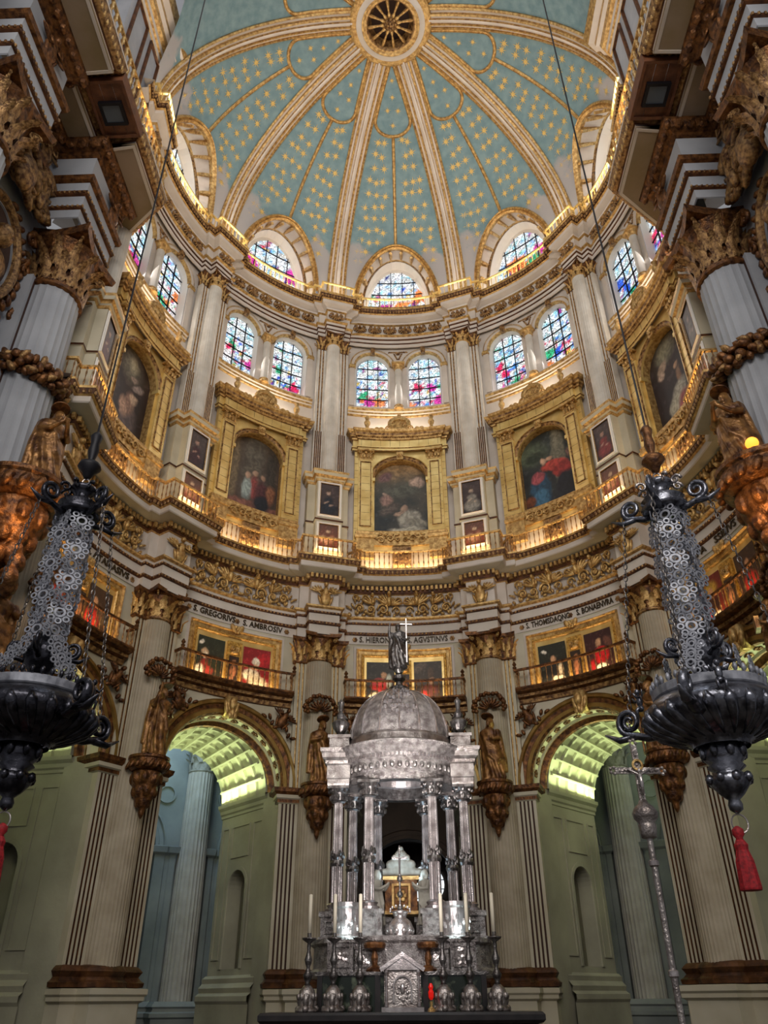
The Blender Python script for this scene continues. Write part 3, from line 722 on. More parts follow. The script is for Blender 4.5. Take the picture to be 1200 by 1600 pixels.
for k in (-3, -2, -1, 0, 1, 2, 3):
    vault = CE.part('vault_web', web, ['blue'], 'web', True); vault.rotation_euler = (0, 0, -k*S)
    CE.part('drop_moulding', lambda: molding(drop_path(), mprof), ['gold'], 'dropm'); bayrot(CE.last, k)
    CE.part('rib_moulding', lambda: molding([(0, t) for t in lin(59, 24, 16)], mprof), ['gold'], 'cribm'); bayrot(CE.last, k)
    if abs(k) < 3:
        rs = random.Random(50+k); spots = [(0, 74.5, .19), (0, 70, .2), (-.065, 66.4, .21), (.07, 66.2, .21), (.0, 62.2, .21)]
        t = 57.5; row = 0
        while t > 16:
            r = rtop(t); am = S/2-(HWR+.25)/r; n = max(1, int((am*r-.2)/.62+.5))
            for s in (-1, 1):
                for i in range(n):
                    x = (.38+(am*r-.5)*(i+.5+.22*(row % 2)-.1)/n)+rs.uniform(-.06, .06); tt2 = t+rs.uniform(-.6, .6)
                    if abs(x/r) < am and tt2 > lun_t(x/r)+4.5: spots.append((s*x/r, tt2, .29))
            t -= 4.0; row += 1
        for a, t, sz in spots:
            p = Vector(dpa(a, t, .03)); tr = radians(t)
            N = -Vector((cos(tr)*sin(a)/RD, cos(tr)*cos(a)/RD, sin(tr)/HD)).normalized(); X = Vector((cos(a), -sin(a), 0)); Z = N.cross(X)
            # mesh -y is the raised side -> N
            Mx = Matrix((X, -N, Z)).transposed(); q = Mx.to_euler()
            q = (Mx @ Matrix.Rotation(rs.uniform(-.3, .3), 3, 'Y')).to_euler()
            link('star', SM, vault, tuple(p), 0, sz, q)
    # lunette
    if abs(k) < 3:
        wn += 1; T = Thing('window_%d' % wn, None, None, k*S, (0, R0, 35.7), kind='structure')
        def lb():
            mb = MB(); n = 50
            for i in range(n+1):
                an = pi*i/n; o1 = Vector(dpa(LA*.995*cos(an), LT*.985*sin(an), .02)); a2 = .175*cos(an); z2 = 35.6+4.4*sin(an)
                o2 = Vector(((R0+.1)*sin(a2), (R0+.1)*cos(a2), z2)); mb.v += [tuple(o1.lerp(o2, f)) for f in (0, .18, .86, 1)]
            for i in range(n):
                for j in range(3): q = i*4+j; mb.f.append((q, q+4, q+5, q+1)); mb.m.append(1 if (j == 0 or j == 2 or i % 5 == 2) else 0)
            return mb
        T.part('voussoir_band', lb, ['white', 'gold'], 'lunb')
        def vc():
            mb = MB()
            for i in range(10):
                an = pi*(i+.5)/10; o1 = Vector(dpa(LA*.9*cos(an), LT*.9*sin(an), .25)); a2 = .175*cos(an); o2 = Vector(((R0)*sin(a2), (R0)*cos(a2), 35.6+4.4*sin(an)))
                mb.tube([o1.lerp(o2, .12), o1.lerp(o2, .5), o2.lerp(o1, .2)], [.10, .10, .07], 4)
            return mb
        T.part('consoles', vc, ['gold'], 'lunc', kind='stuff')
        def lo():
            return molding([(LA*cos(pi*i/30), LT*sin(pi*i/30)) for i in range(31)], [(-.16, 0), (-.16, .12), (-.06, .2), (0, .1), (.08, .2), (.16, .12), (.16, -.05)])
        T.part('gilt_arch', lo, ['gold'], 'luno')
        def li():
            path = archpath(0, .175*R0, 35.3, 35.6, 22, 4.4); return MB().sweep(path, [(0, .0), (0, -.12), (-.10, -.16), (-.2, -.02)], 'xz', cap=False).bend(R0+.1)
        T.part('inner_arch', li, ['old'], 'luni')
        def lr():
            path = archpath(0, .175*R0-.02, 35.3, 35.6, 22, 4.38); return MB().sweep(path, [(0, 0), (.12, .62)], 'xz', cap=False).bend(R0+.1)
        T.part('window_reveal', lr, ['reveal'], 'lunr')
        for i in range(9):
            an = pi*(i+.75)/9.6; o1 = Vector(dpa(LA*.88*cos(an), LT*.9*sin(an), .04)); 
        glaze(T, 0, 1.74, 35.4, 35.6, 3.95, R0+.6, 5, 4, 300+k*5, lun=True)
        T.part('window_reveal', archwall(-2.2, 2.2, 35.0, 40.5, [(0, 1.74, 34.9, 35.6, 3.95)], y=.03).bend(R0+.6), ['reveal'])
# ribs
def rib():
    mb = MB(); prof = [(-.54, -.05), (-.54, .10), (-.46, .16), (-.40, .08), (-.30, .08), (-.28, .22), (-.20, .26), (-.17, .18), (-.07, .18), (-.05, .30), (.05, .30), (.07, .18), (.17, .18), (.20, .26), (.28, .22), (.30, .08), (.40, .08), (.46, .16), (.54, .10), (.54, -.05)]
    return molding([(0, t) for t in lin(-1, 79.2, 34)], prof)
ribm = [1, 1, 1, 0, 1, 1, 1, 0, 1, 0, 1, 0, 1, 1, 1, 0, 1, 1, 1]
for k in (-3.5, -2.5, -1.5, -.5, .5, 1.5, 2.5, 3.5):
    def rb():
        m = rib(); m.m = [ribm[j] for j in m.m]; return m
    CE.part('rib', rb, ['white', 'gold'], 'rib'); bayrot(CE.last, k)
for k in (4, 5, -4): 
    if k == 5: continue
    v = CE.part('vault_web', web, ['blue'], 'web', True); v.rotation_euler = (0, 0, -k*S)
# eye of the dome
ringp = [(2.15, 44.75), (1.98, 44.62), (1.86, 44.66), (1.80, 44.60), (1.55, 44.60), (1.52, 44.52), (1.42, 44.52), (1.38, 44.64), (1.28, 44.6), (1.22, 44.62), (1.18, 44.85), (1.0, 45.2)]
CE.part('crown_ring', MB().lathe(ringp, 48, mats=[1, 1, 1, 0, 0, 1, 1, 1, 2, 2, 2], cap=False), ['white', 'gold', 'old'], None, True)
CE.part('lantern_back', MB().lathe([(1.2, 45.15), (1.2, 45.5), (.05, 45.6)], 24, cap=False), ['dark'])
for i in range(12):
    a = 2*pi*i/12+.13; m = MB(); m.lathe([(.05, 0), (.09, .15), (.06, .3), (.09, .9), (.06, 1.0)], 6); 
    o = CE.part('spoke', m, ['white'], 'spoke', loc=None) if False else link('spoke', getmesh('spoke', lambda: MB().lathe([(.07, 0), (.10, .15), (.05, .3), (.09, .8), (.06, .95)], 6), ['gold']), CE.o, (.28*sin(a), .28*cos(a), 44.82), 0, None, (pi/2, 0, -a+pi))
m = MB().ell((0, 0, 44.75), (.26, .26, .26), 0, 12, 8)
for i in range(8): m.ell((.26*sin(i*pi/4), .26*cos(i*pi/4), 44.72), (.11, .11, .1), 0, 6, 4)
for i in range(6): m.ell((.14*sin(i*pi/3), .14*cos(i*pi/3), 44.52), (.09, .09, .1), 0, 6, 4)
CE.part('pendant_flower', m, ['old'], None, True)
# ------------------------------------------------------------------ giant pillars: lower tier columns
def fluted_shaft(r0, r1, z0, z1, y, n=24):
    return MB().lathe([(r0, z0), (r0*1.0, z0+(z1-z0)*.33), (r1, z1-.05), (r1*1.02, z1)], n*4, c=(0, y, 0), flute=1, fd=.024)
def pil_strip(x0, x1, yf, yb, z0, z1, nl=3):
    """pilaster with recessed gilt channels"""
    m = MB(); w_ = x1-x0; pts = [(x0, yb), (x0, yf)]; ms = [0]
    for i in range(nl):
        c = x0+w_*(i+1)/(nl+1); pts += [(c-.034, yf), (c-.02, yf+.04), (c+.02, yf+.04), (c+.034, yf)]; ms += [0, 1, 2, 1]
    pts += [(x1, yf), (x1, yb)]; ms += [0, 0]
    vs = [(x, y, z0) for x, y in pts]+[(x, y, z1) for x, y in pts]; n = len(pts)
    return m.add(vs, [(i, i+1, n+i+1, n+i) for i in range(n-1)], ms[:n-1])
RAX = 11.12
for k in (-2.5, -1.5, -.5, .5, 1.5, 2.5):
    T = Thing('engaged_column', 'tall fluted lower storey half column, '+PIERN[k], 'column', k*S, (0, RAX, 0))
    T.part('pedestal', lambda: MB().box(-1.38, 1.38, R0-.55, R0+.1, 0, 1.62).box(-.85, .85, R0-1.15, R0, 0, 1.62).sweep([(-1.38, R0), (-1.38, R0-.55), (-.85, R0-.55), (-.85, R0-1.15), (.85, R0-1.15), (.85, R0-.55), (1.38, R0-.55), (1.38, R0)], [(0, 1.55), (-.10, 1.62), (-.10, 1.72), (-.16, 1.78), (-.16, 1.92), (.3, 1.94)], 'xy', cap=False), ['cream'], 'ped')
    T.part('base', lambda: MB().sweep([(-1.35, R0), (-1.35, R0-.32), (-.72, R0-.32)]+[(.72*-cos(pi*i/12), R0-.32-.45*sin(pi*i/12)) for i in range(1, 12)]+[(.72, R0-.32), (1.35, R0-.32), (1.35, R0)], [(0, 1.94), (-.16, 1.96), (-.18, 2.08), (-.10, 2.14), (-.04, 2.22), (-.08, 2.30), (-.12, 2.36), (-.06, 2.44), (0, 2.5), (.2, 2.55)], 'xy', cap=False), ['base'], 'lbase')
    T.part('shaft', lambda: fluted_shaft(.62, .545, 2.45, 13.62, RAX, 34), ['lowfl'], 'lshaft')
    for s in (-1, 1):
        T.part('pilaster', lambda: pil_strip(*sorted((s*.60, s*1.34)), R0-.26, R0+.05, 2.45, 8.0, 4).bend(R0*1.0) if False else pil_strip(*sorted((s*.60, s*1.34)), R0-.26, R0+.05, 2.45, 8.0, 4), ['cream', 'line', 'dark'], 'lpil%d' % s)
        T.part('pilaster', lambda: pil_strip(*sorted((s*.50, s*.98)), R0-.24, R0+.05, 8.0, 13.6, 2), ['cream', 'line', 'gold'], 'lpilu%d' % s)
        T.part('impost', lambda: MB().sweep([(-.5, R0-.28), (s*1.0 if s < 0 else 1.0, R0-.28)], [(0, 0)], 'xy') if False else MB().sweep([(1.34, R0+.7), (1.34, R0-.26), (.55, R0-.26)][::-1] if s < -5 else ([(1.34, R0+.7), (1.34, R0-.26), (.55, R0-.26)] if s > 0 else [(-.55, R0-.26), (-1.34, R0-.26), (-1.34, R0+.7)]), [(0, 7.9), (.06, 7.94), (.06, 8.06), (.12, 8.10), (.12, 8.22), (.22, 8.32), (.25, 8.46), (0, 8.5)], 'xy', mats=[0, 1, 0, 0, 1, 1, 0], cap=False), ['cream', 'brown'], 'limp%d' % s)
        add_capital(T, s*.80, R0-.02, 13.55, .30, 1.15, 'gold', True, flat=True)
    T.part('neck_ring', lambda: MB().lathe([(.55, 13.56), (.60, 13.60), (.60, 13.66), (.54, 13.70)], 32, c=(0, RAX, 0)), ['old'], 'nring')
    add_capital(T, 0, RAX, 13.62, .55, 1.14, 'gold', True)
# ------------------------------------------------------------------ arches and passages
def archivolt():
    path = archpath(0, AH, SPR, SPR+.001, 28)
    pr = [(-.62, 0), (-.62, -.16), (-.56, -.22), (-.46, -.22), (-.42, -.14), (-.26, -.12), (-.22, -.18), (-.08, -.18), (-.02, -.12), (0, -.10), (0, .02)]
    return MB().sweep(path, pr, 'xz', mats=[1, 1, 1, 1, 0, 1, 1, 0, 0, 0], cap=False).bend(R0)
def intrados():
    path = archpath(0, AH, SPR-.02, SPR, 28)
    return MB().sweep(path, [(0, 0), (.0, .08), (-.03, .10), (-.03, .50), (0, .52), (.05, .56), (.05, .64), (-.02, .68), (-.06, .80), (-.02, .84), (.16, .9), (.20, .98)], 'xz', mats=[1, 0, 0, 0, 0, 1, 1, 0, 1, 1], cap=False).bend(R0)
def passage(AHi=2.5, AHo=2.22, d0=12.2, d1=15.5):
    """barrel vault narrowing outwards + walls, in bay coordinates (flat)"""
    mb = MB(); n = 28; nd = 6
    for i in range(n+1):
        an = pi*i/n
        for j in range(nd+1):
            f = j/nd; r = AHi+(AHo-AHi)*f; mb.v.append((r*cos(an), d0+(d1-d0)*f, SPR+r*sin(an)))
    for i in range(n):
        for j in range(nd): q = i*(nd+1)+j; mb.f.append((q, q+1, q+nd+2, q+nd+1)); mb.m.append(0)
    return mb
def vault_ribs():
    """raised ribs framing the coffers; one island each"""
    out = []; d0, d1 = 12.2, 15.5
    R = lambda d: 2.5+(2.22-2.5)*(d-d0)/(d1-d0)
    for d in (12.30, 12.95, 13.62, 14.29, 14.96, 15.42):
        w_ = .09 if d not in (12.30, 15.42) else .16
        m = MB(); r = R(d); pts = arc(0, SPR, r, 0, pi, 28)
        m.sweep(pts, [(-.02, d-w_), (.10, d-w_+.02), (.10, d+w_-.02), (-.02, d+w_)], 'xz', mi=0); out.append(m)
    for i in range(1, 12):
        an = pi*i/12; m = MB(); vs = []
        for d in (12.3, 15.45):
            r = R(d)
            for (o, hgt) in ((-.035, -.02), (-.035, .20), (.035, .20), (.035, -.02)):
                rr = r-hgt; x = rr*cos(an)-o*sin(an); z = SPR+rr*sin(an)+o*cos(an); vs.append((x, d, z))
        m.add(vs, [(0, 1, 5, 4), (1, 2, 6, 5), (2, 3, 7, 6), (0, 3, 2, 1), (4, 5, 6, 7)]); out.append(m)
    return out
PW = Thing('wall_ambulatory', kind='structure')
vr = vault_ribs()
for k in (-2, -1, 0, 1, 2):
    bayrot(W.part('archivolt', archivolt, ['brown', 'gilt'], 'archv'), k)
    bayrot(W.part('arch_soffit', intrados, ['cream', 'brown'], 'intr'), k)
    bayrot(W.part('arch_jamb', lambda: MB().box(-2.9, -2.40, 11.04, 12.3, 0, SPR).box(2.40, 2.9, 11.04, 12.3, 0, SPR), ['stone'], 'ajamb', kind='stuff'), k)
    for i in range(1, 16):
        an = pi*i/16; rr = AH+.02
        m = lambda an=an: rosette(MB(), 0, 0, .17, 0, n=5).tf(Matrix.Translation((rr*cos(an), .30, SPR+rr*sin(an))) @ Matrix.Rotation(-an+pi/2 if False else (pi/2-an), 4, 'Y') @ Matrix.Rotation(pi/2, 4, 'X') @ Matrix.Scale(1, 4)).bend(R0)
        bayrot(W.part('soffit_rosette', m, ['brown'], 'sros%d' % i), k)
    # keystone console with gilt leaf
    def kst():
        m = MB(); m.box(-.20, .20, -.42, .0, 10.85, 11.62); p, q = spiral(0, 0, .24, 1.3, .07); 
        for s in (-1, 1): m.ell((s*.22, -.36, 11.15), (.10, .12, .3), s*.25, 6, 5); m.ell((s*.1, -.5, 10.85), (.12, .1, .16), 0, 6, 4)
        m.ell((0, -.50, 11.3), (.18, .14, .26), 0, 8, 5); m.ell((0, -.48, 10.9), (.12, .14, .2), 0, 6, 4); return m.bend(R0)
    bayrot(W.part('keystone', kst, ['gold'], 'kst', True), k)
    for s in (-1, 1):
        def spa(s=s):
            m = angel_relief(.9); 
            for i in range(8): m.ell((-.7+.2*i, -.06, .05+.12*sin(i*1.7)), (.14, .07, .07), i*.8, 6, 4)
            return m.tf(Matrix.Translation((s*2.12, -.12, 10.75)) @ Matrix.Rotation(s*.5, 4, 'Y') @ Matrix.Diagonal((s*1.05, 1.5, 1.0, 1))).bend(R0)
        bayrot(W.part('spandrel_angel', spa, ['brown'], 'span%d' % s, True), k)
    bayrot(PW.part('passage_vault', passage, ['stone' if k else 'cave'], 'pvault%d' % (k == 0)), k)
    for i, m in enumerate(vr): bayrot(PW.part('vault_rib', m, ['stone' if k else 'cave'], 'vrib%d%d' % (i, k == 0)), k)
    for s in (-1, 1):
        def pw(s=s):
            # flat wall in its own (d,z) then placed
            m = archwall(12.0, 15.5, 0, SPR+.05, [(13.9, .62, 2.6, 5.3, .62)], nx=8)
            L = lambda d: 2.5+(2.22-2.5)*(d-12.2)/3.3
            m.v = [(s*L(x), x, z) for x, y, z in m.v]
            b = MB().box(13.28, 14.52, 0, .02, 2.6, 5.92); b.v = [(s*(L(x)+.55), x, z) for x, y, z in b.v]; m.merge(b)
            r = MB().sweep(archpath(13.9, .62, 2.6, 5.3, 12), [(0, 0), (0, .55)], 'xz', cap=False); r.v = [(s*(L(x)+y), x, z) for x, y, z in r.v]; m.merge(r)
            r = MB().sweep(archpath(13.9, .62, 2.6, 5.3, 12), [(-.16, -.01), (-.16, -.05), (-.02, -.05), (0, 0)], 'xz', cap=False); r.v = [(s*(L(x)+y), x, z) for x, y, z in r.v]; m.merge(r)
            return m
        bayrot(PW.part('passage_wall', pw, ['stone'], 'pwall%d' % s), k)
        def pc(s=s):
            m = MB().sweep([(12.0, 2.52), (15.6, 2.215)] if s > 0 else [(15.6, -2.215), (12.0, -2.52)], [(0, 0)], 'xy') if False else MB()
            pr = [(0, 8.0), (.04, 8.02), (.04, 8.12), (.10, 8.18), (.12, 8.30), (.22, 8.40), (.24, 8.52), (0, 8.54)]
            vs = []; L = lambda d: 2.5+(2.22-2.5)*(d-12.2)/3.3
            for d in (12.0, 15.55): vs += [(s*(L(d)-o), d, z) for o, z in pr]
            n = len(pr); m.add(vs, [(j, j+1, n+j+1, n+j) for j in range(n-1)]+[tuple(range(n, 2*n))]); return m
        bayrot(PW.part('impost_cornice', pc, ['stone'], 'pcor%d' % s), k)
        def pb(s=s):
            m = MB(); pr = [(0.05, 0), (.30, 0), (.30, 1.5), (.36, 1.6), (.36, 1.75), (.22, 1.85), (.26, 2.0), (.12, 2.15), (.14, 2.3), (0, 2.4)]; L = lambda d: 2.5+(2.22-2.5)*(d-12.2)/3.3; vs = []
            for d in (12.0, 15.6): vs += [(s*(L(d)-o), d, z) for o, z in pr]
            n = len(pr); return m.add(vs, [(j, j+1, n+j+1, n+j) for j in range(n-1)]+[tuple(range(n, 2*n))])
        bayrot(PW.part('passage_plinth', pb, ['stone'], 'pbase%d' % s), k)
        for (d0_, d1_, z0_, z1_) in ((12.35, 13.0, 2.9, 7.6), (14.8, 15.3, 2.9, 7.6), (13.25, 14.55, 6.4, 7.6)):
            def fr(s=s):
                L = lambda d: 2.5+(2.22-2.5)*(d-12.2)/3.3; r = MB().sweep([(d0_, z0_), (d1_, z0_), (d1_, z1_), (d0_, z1_)], [(0, 0), (0, -.04), (.05, -.04), (.05, 0)], 'xz', closed=True, cap=False)
                r.v = [(s*(L(x)+y), x, z) for x, y, z in r.v]; return r
            bayrot(PW.part('panel_frame', fr, ['stone'], 'pfr%d%.2f' % (s, d0_)), k)
    # inner face of the ambulatory above the passages
    def iw(): 
        m = archwall(-5.2, 5.2, 0, 15, [(0, 2.24, 0, SPR, 2.24)], nx=20); m.v = [(x, 15.5+.0, z) for x, y, z in m.v]; return m
    bayrot(PW.part('wall_panel', iw, ['greywall'], 'ambin'), k)
# ambulatory outer wall, vault and columns
RA = 21.5
for k in (-2, -1, 0, 1, 2):
    def ow():
        H2 = S/2*RA; m = archwall(-H2, H2, 0, 15.2, [(0, 2.3, 0, 6.2, 2.3)], nx=20); m.bend(RA); return m
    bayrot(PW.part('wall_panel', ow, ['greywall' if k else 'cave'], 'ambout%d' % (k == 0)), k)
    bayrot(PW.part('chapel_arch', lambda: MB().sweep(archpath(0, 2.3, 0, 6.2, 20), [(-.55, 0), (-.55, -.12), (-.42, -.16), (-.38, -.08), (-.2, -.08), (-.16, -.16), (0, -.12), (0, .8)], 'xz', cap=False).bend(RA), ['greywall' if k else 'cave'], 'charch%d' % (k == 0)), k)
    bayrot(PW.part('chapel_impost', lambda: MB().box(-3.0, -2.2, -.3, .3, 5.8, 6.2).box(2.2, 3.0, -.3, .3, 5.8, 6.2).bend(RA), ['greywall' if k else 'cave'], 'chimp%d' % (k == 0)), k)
    bayrot(PW.part('roundel', lambda: MB().sweep(arc(0, 10.6, .7, 0, 2*pi, 24)[:-1], [(0, 0), (0, -.10), (.14, -.10), (.14, 0)], 'xz', closed=True, cap=False).tf(Matrix.Translation((3.9, 0, 0))).bend(RA), ['greywall'], 'roundel'), k)
    def chb():
        m = MB(); H2 = 2.6; m.box(-3, 3, 26, 26.2, 0, 9); m.box(-3.1, -2.9, RA, 26, 0, 9); m.box(2.9, 3.1, RA, 26, 0, 9); m.box(-3, 3, RA, 26, 9, 9.2); return m
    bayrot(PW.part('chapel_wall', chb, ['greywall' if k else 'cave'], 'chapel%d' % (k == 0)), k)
m = MB().lathe([(15.3, 14.6), (18.5, 16.5), (21.7, 14.6)], 60, a0=pi/2-2*S-.75, a1=pi/2+2*S+.75, cap=False)
PW.part('ambulatory_vault', m, ['greywall'], None, True)
for k, lab in ((-1, 'blue-lit fluted pillar of the ambulatory seen through the arch left of the silver temple'), (1, 'dim fluted pillar of the ambulatory seen through the arch right of the silver temple')):
    a = k*.512; T = Thing('ambulatory_pillar', lab, 'column', a, (0, 20.3, 0))
    T.part('shaft', lambda: MB().lathe([(.66, 1.6), (.66, 5), (.60, 10.9)], 96, c=(0, 20.3, 0), flute=1, fd=.05), ['fluted'], 'ashaft')
    for s in (-1, 1): T.part('pilaster', lambda: MB().sweep([(s*.75, 20.5), (s*.75, 20.25), (s*1.0, 20.25), (s*1.05, 20.32), (s*1.2, 20.32), (s*1.25, 20.25), (s*1.7, 20.25), (s*1.7, 20.6)], [(0, 1.6), (0, 7.2), (.12 if s < 0 else -.12, 7.3), (.16 if s < 0 else -.16, 7.55), (0, 7.6)], 'xy', cap=False), ['greywall'], 'apil%d' % s)
    T.part('pedestal', lambda: MB().sweep([(-2.1, 21.6), (-2.1, 20.1), (-1.2, 20.1), (-1.2, 19.1), (1.2, 19.1), (1.2, 20.1), (2.1, 20.1), (2.1, 21.6)], [(0, 0), (0, 1.0), (-.1, 1.06), (-.1, 1.2), (0, 1.25), (0.05, 1.35), (-.04, 1.42), (.1, 1.6), (.6, 1.6)], 'xy'), ['greywall'], 'aped')
    add_capital(T, 0, 20.3, 10.9, .60, 1.3, 'plaster')
    T.part('back_wall', lambda: archwall(-5, 5, 0, 14.5, [(-3.3, 1.6, 0, 7.6, 1.6), (3.3, 1.6, 0, 7.6, 1.6)], nx=10, y=20.6), ['greywall'], 'abw')
    for s in (-1, 1):
        T.part('arch_moulding', lambda: MB().sweep(archpath(s*3.3, 1.6, 7.6, 7.601, 20), [(-.5, 20.6), (-.5, 20.45), (-.42, 20.40), (-.36, 20.5), (-.2, 20.5), (-.14, 20.4), (0, 20.4), (0, 21.2)], 'xz', cap=False), ['greywall'], 'aam%d' % s)
        T.part('roundel', lambda: MB().sweep([(s*1.45+.42*cos(t), 9.9+.42*sin(t)) for t in lin(0, 2*pi, 24)[:-1]], [(0, 20.6), (0, 20.5), (.09, 20.5), (.09, 20.6)], 'xz', closed=True, cap=False), ['greywall'], 'arn%d' % s)
# ------------------------------------------------------------------ upper tier: pedestals and columns
RAU = 10.86
def picture_frame(T, x0, x1, z0, z1, y, w_, mats=('frame',), d=.07, r=None, key=None, name='frame'):
    def f():
        m = MB().sweep([(x0, z0), (x1, z0), (x1, z1), (x0, z1)], [(0, y), (0, y-d), (-w_*.35, y-d*1.2), (-w_*.5, y-d*.5), (-w_*.9, y-d*.8), (-w_, y-d*.5), (-w_, y)], 'xz', closed=True, cap=False)
        return m.bend(r) if r else m
    return T.part(name, f, list(mats), key)
def painting_mb(x0, x1, z0, z1, blobs, bg, seed, top=None, n=40, y=0):
    mb = MB(); cols = []; W_ = x1-x0; H_ = z1-z0; m = int(n*H_/W_)
    bl = []
    for b in blobs:
        cx, cz, rx, rz_, rot, c = b[:6]; bl.append((cx, cz, rx, rz_, radians(rot), hexl(c), b[6] if len(b) > 6 else .25))
    b0, b1 = hexl(bg[0]), hexl(bg[1])
    for i in range(n+1):
        x = x0+W_*i/n; zt = min(z1, top(x)) if top else z1
        for j in range(m+1):
            z = z0+(zt-z0)*j/m; u = (x-x0)/W_; v = (z-z0)/H_
            nv = mn.fractal(Vector((u*4, v*4*H_/W_, seed*3.1)), 1.0, 2.0, 4)*.5
            f = max(0, min(1, v+nv*.9)); c = [b0[q]*(1-f)+b1[q]*f for q in range(3)]
            n2 = mn.fractal(Vector((u*9, v*9*H_/W_, seed*1.7)), 1.0, 2.0, 3)*.5; du = nv*.05+n2*.035
            if n2 > .22: c = [q*1.5+.01 for q in c]
            for (cx, cz, rx, rz_, rot, cc, so) in bl:
                X = (u-cx+du)*W_; Z = (v-cz+du)*H_; A = (X*cos(rot)+Z*sin(rot))/(rx*W_); B = (-X*sin(rot)+Z*cos(rot))/(rz_*W_)
                d = sqrt(A*A+B*B)
                if d < 1+so:
                    w2 = 1 if d < 1-so else (1+so-d)/(2*so); sh = (1-.35*max(0, A*.6-B*.5)+.5*nv)*(1.08+.30*sin(A*7+B*3+n2*9+cx*20) if rx > .06 else 1.05-.25*A)
                    c = [c[q]*(1-w2)+cc[q]*sh*w2 for q in range(3)]
            mb.v.append((x, y, z)); cols.append((*[max(0, q) for q in c], 1))
    for i in range(n):
        for j in range(m): q = i*(m+1)+j; mb.f.append((q, q+m+1, q+m+2, q+1)); mb.m.append(0)
    mb.c = cols; return mb
bust = lambda robe, skin, x=.5: [(x, .22, .42, .36, 0, robe), (x, .48, .24, .2, 0, robe), (x-.02, .70, .11, .14, 0, skin), (x-.03, .78, .12, .07, 0, '4a3a30'), (x-.12, .40, .14, .05, 30, skin), (x+.15, .33, .09, .05, -20, skin)]
PIC = {-2.5: (bust('5a2a24', 'b08a70'), 'small dark brown painting of a friar on the far left pedestal'),
       -1.5: (bust('3a1820', 'b08878', .45), 'small maroon painting of a dark-robed saint, second pedestal left of centre'),
       -.5: (bust('20242e', 'a88c7a', .45), 'small painting of a black-robed saint just left of the central aedicule'),
       .5: (bust('8a847a', 'b09a86', .5), 'small painting of a grey-robed saint just right of the central aedicule'),
       1.5: (bust('7a2c2c', 'a88070', .5), 'small painting of a bald red-robed saint, second pedestal right of centre'),
       2.5: (bust('5a5048', '9a8478', .5), 'small dim grey painting beside the giant right column')}
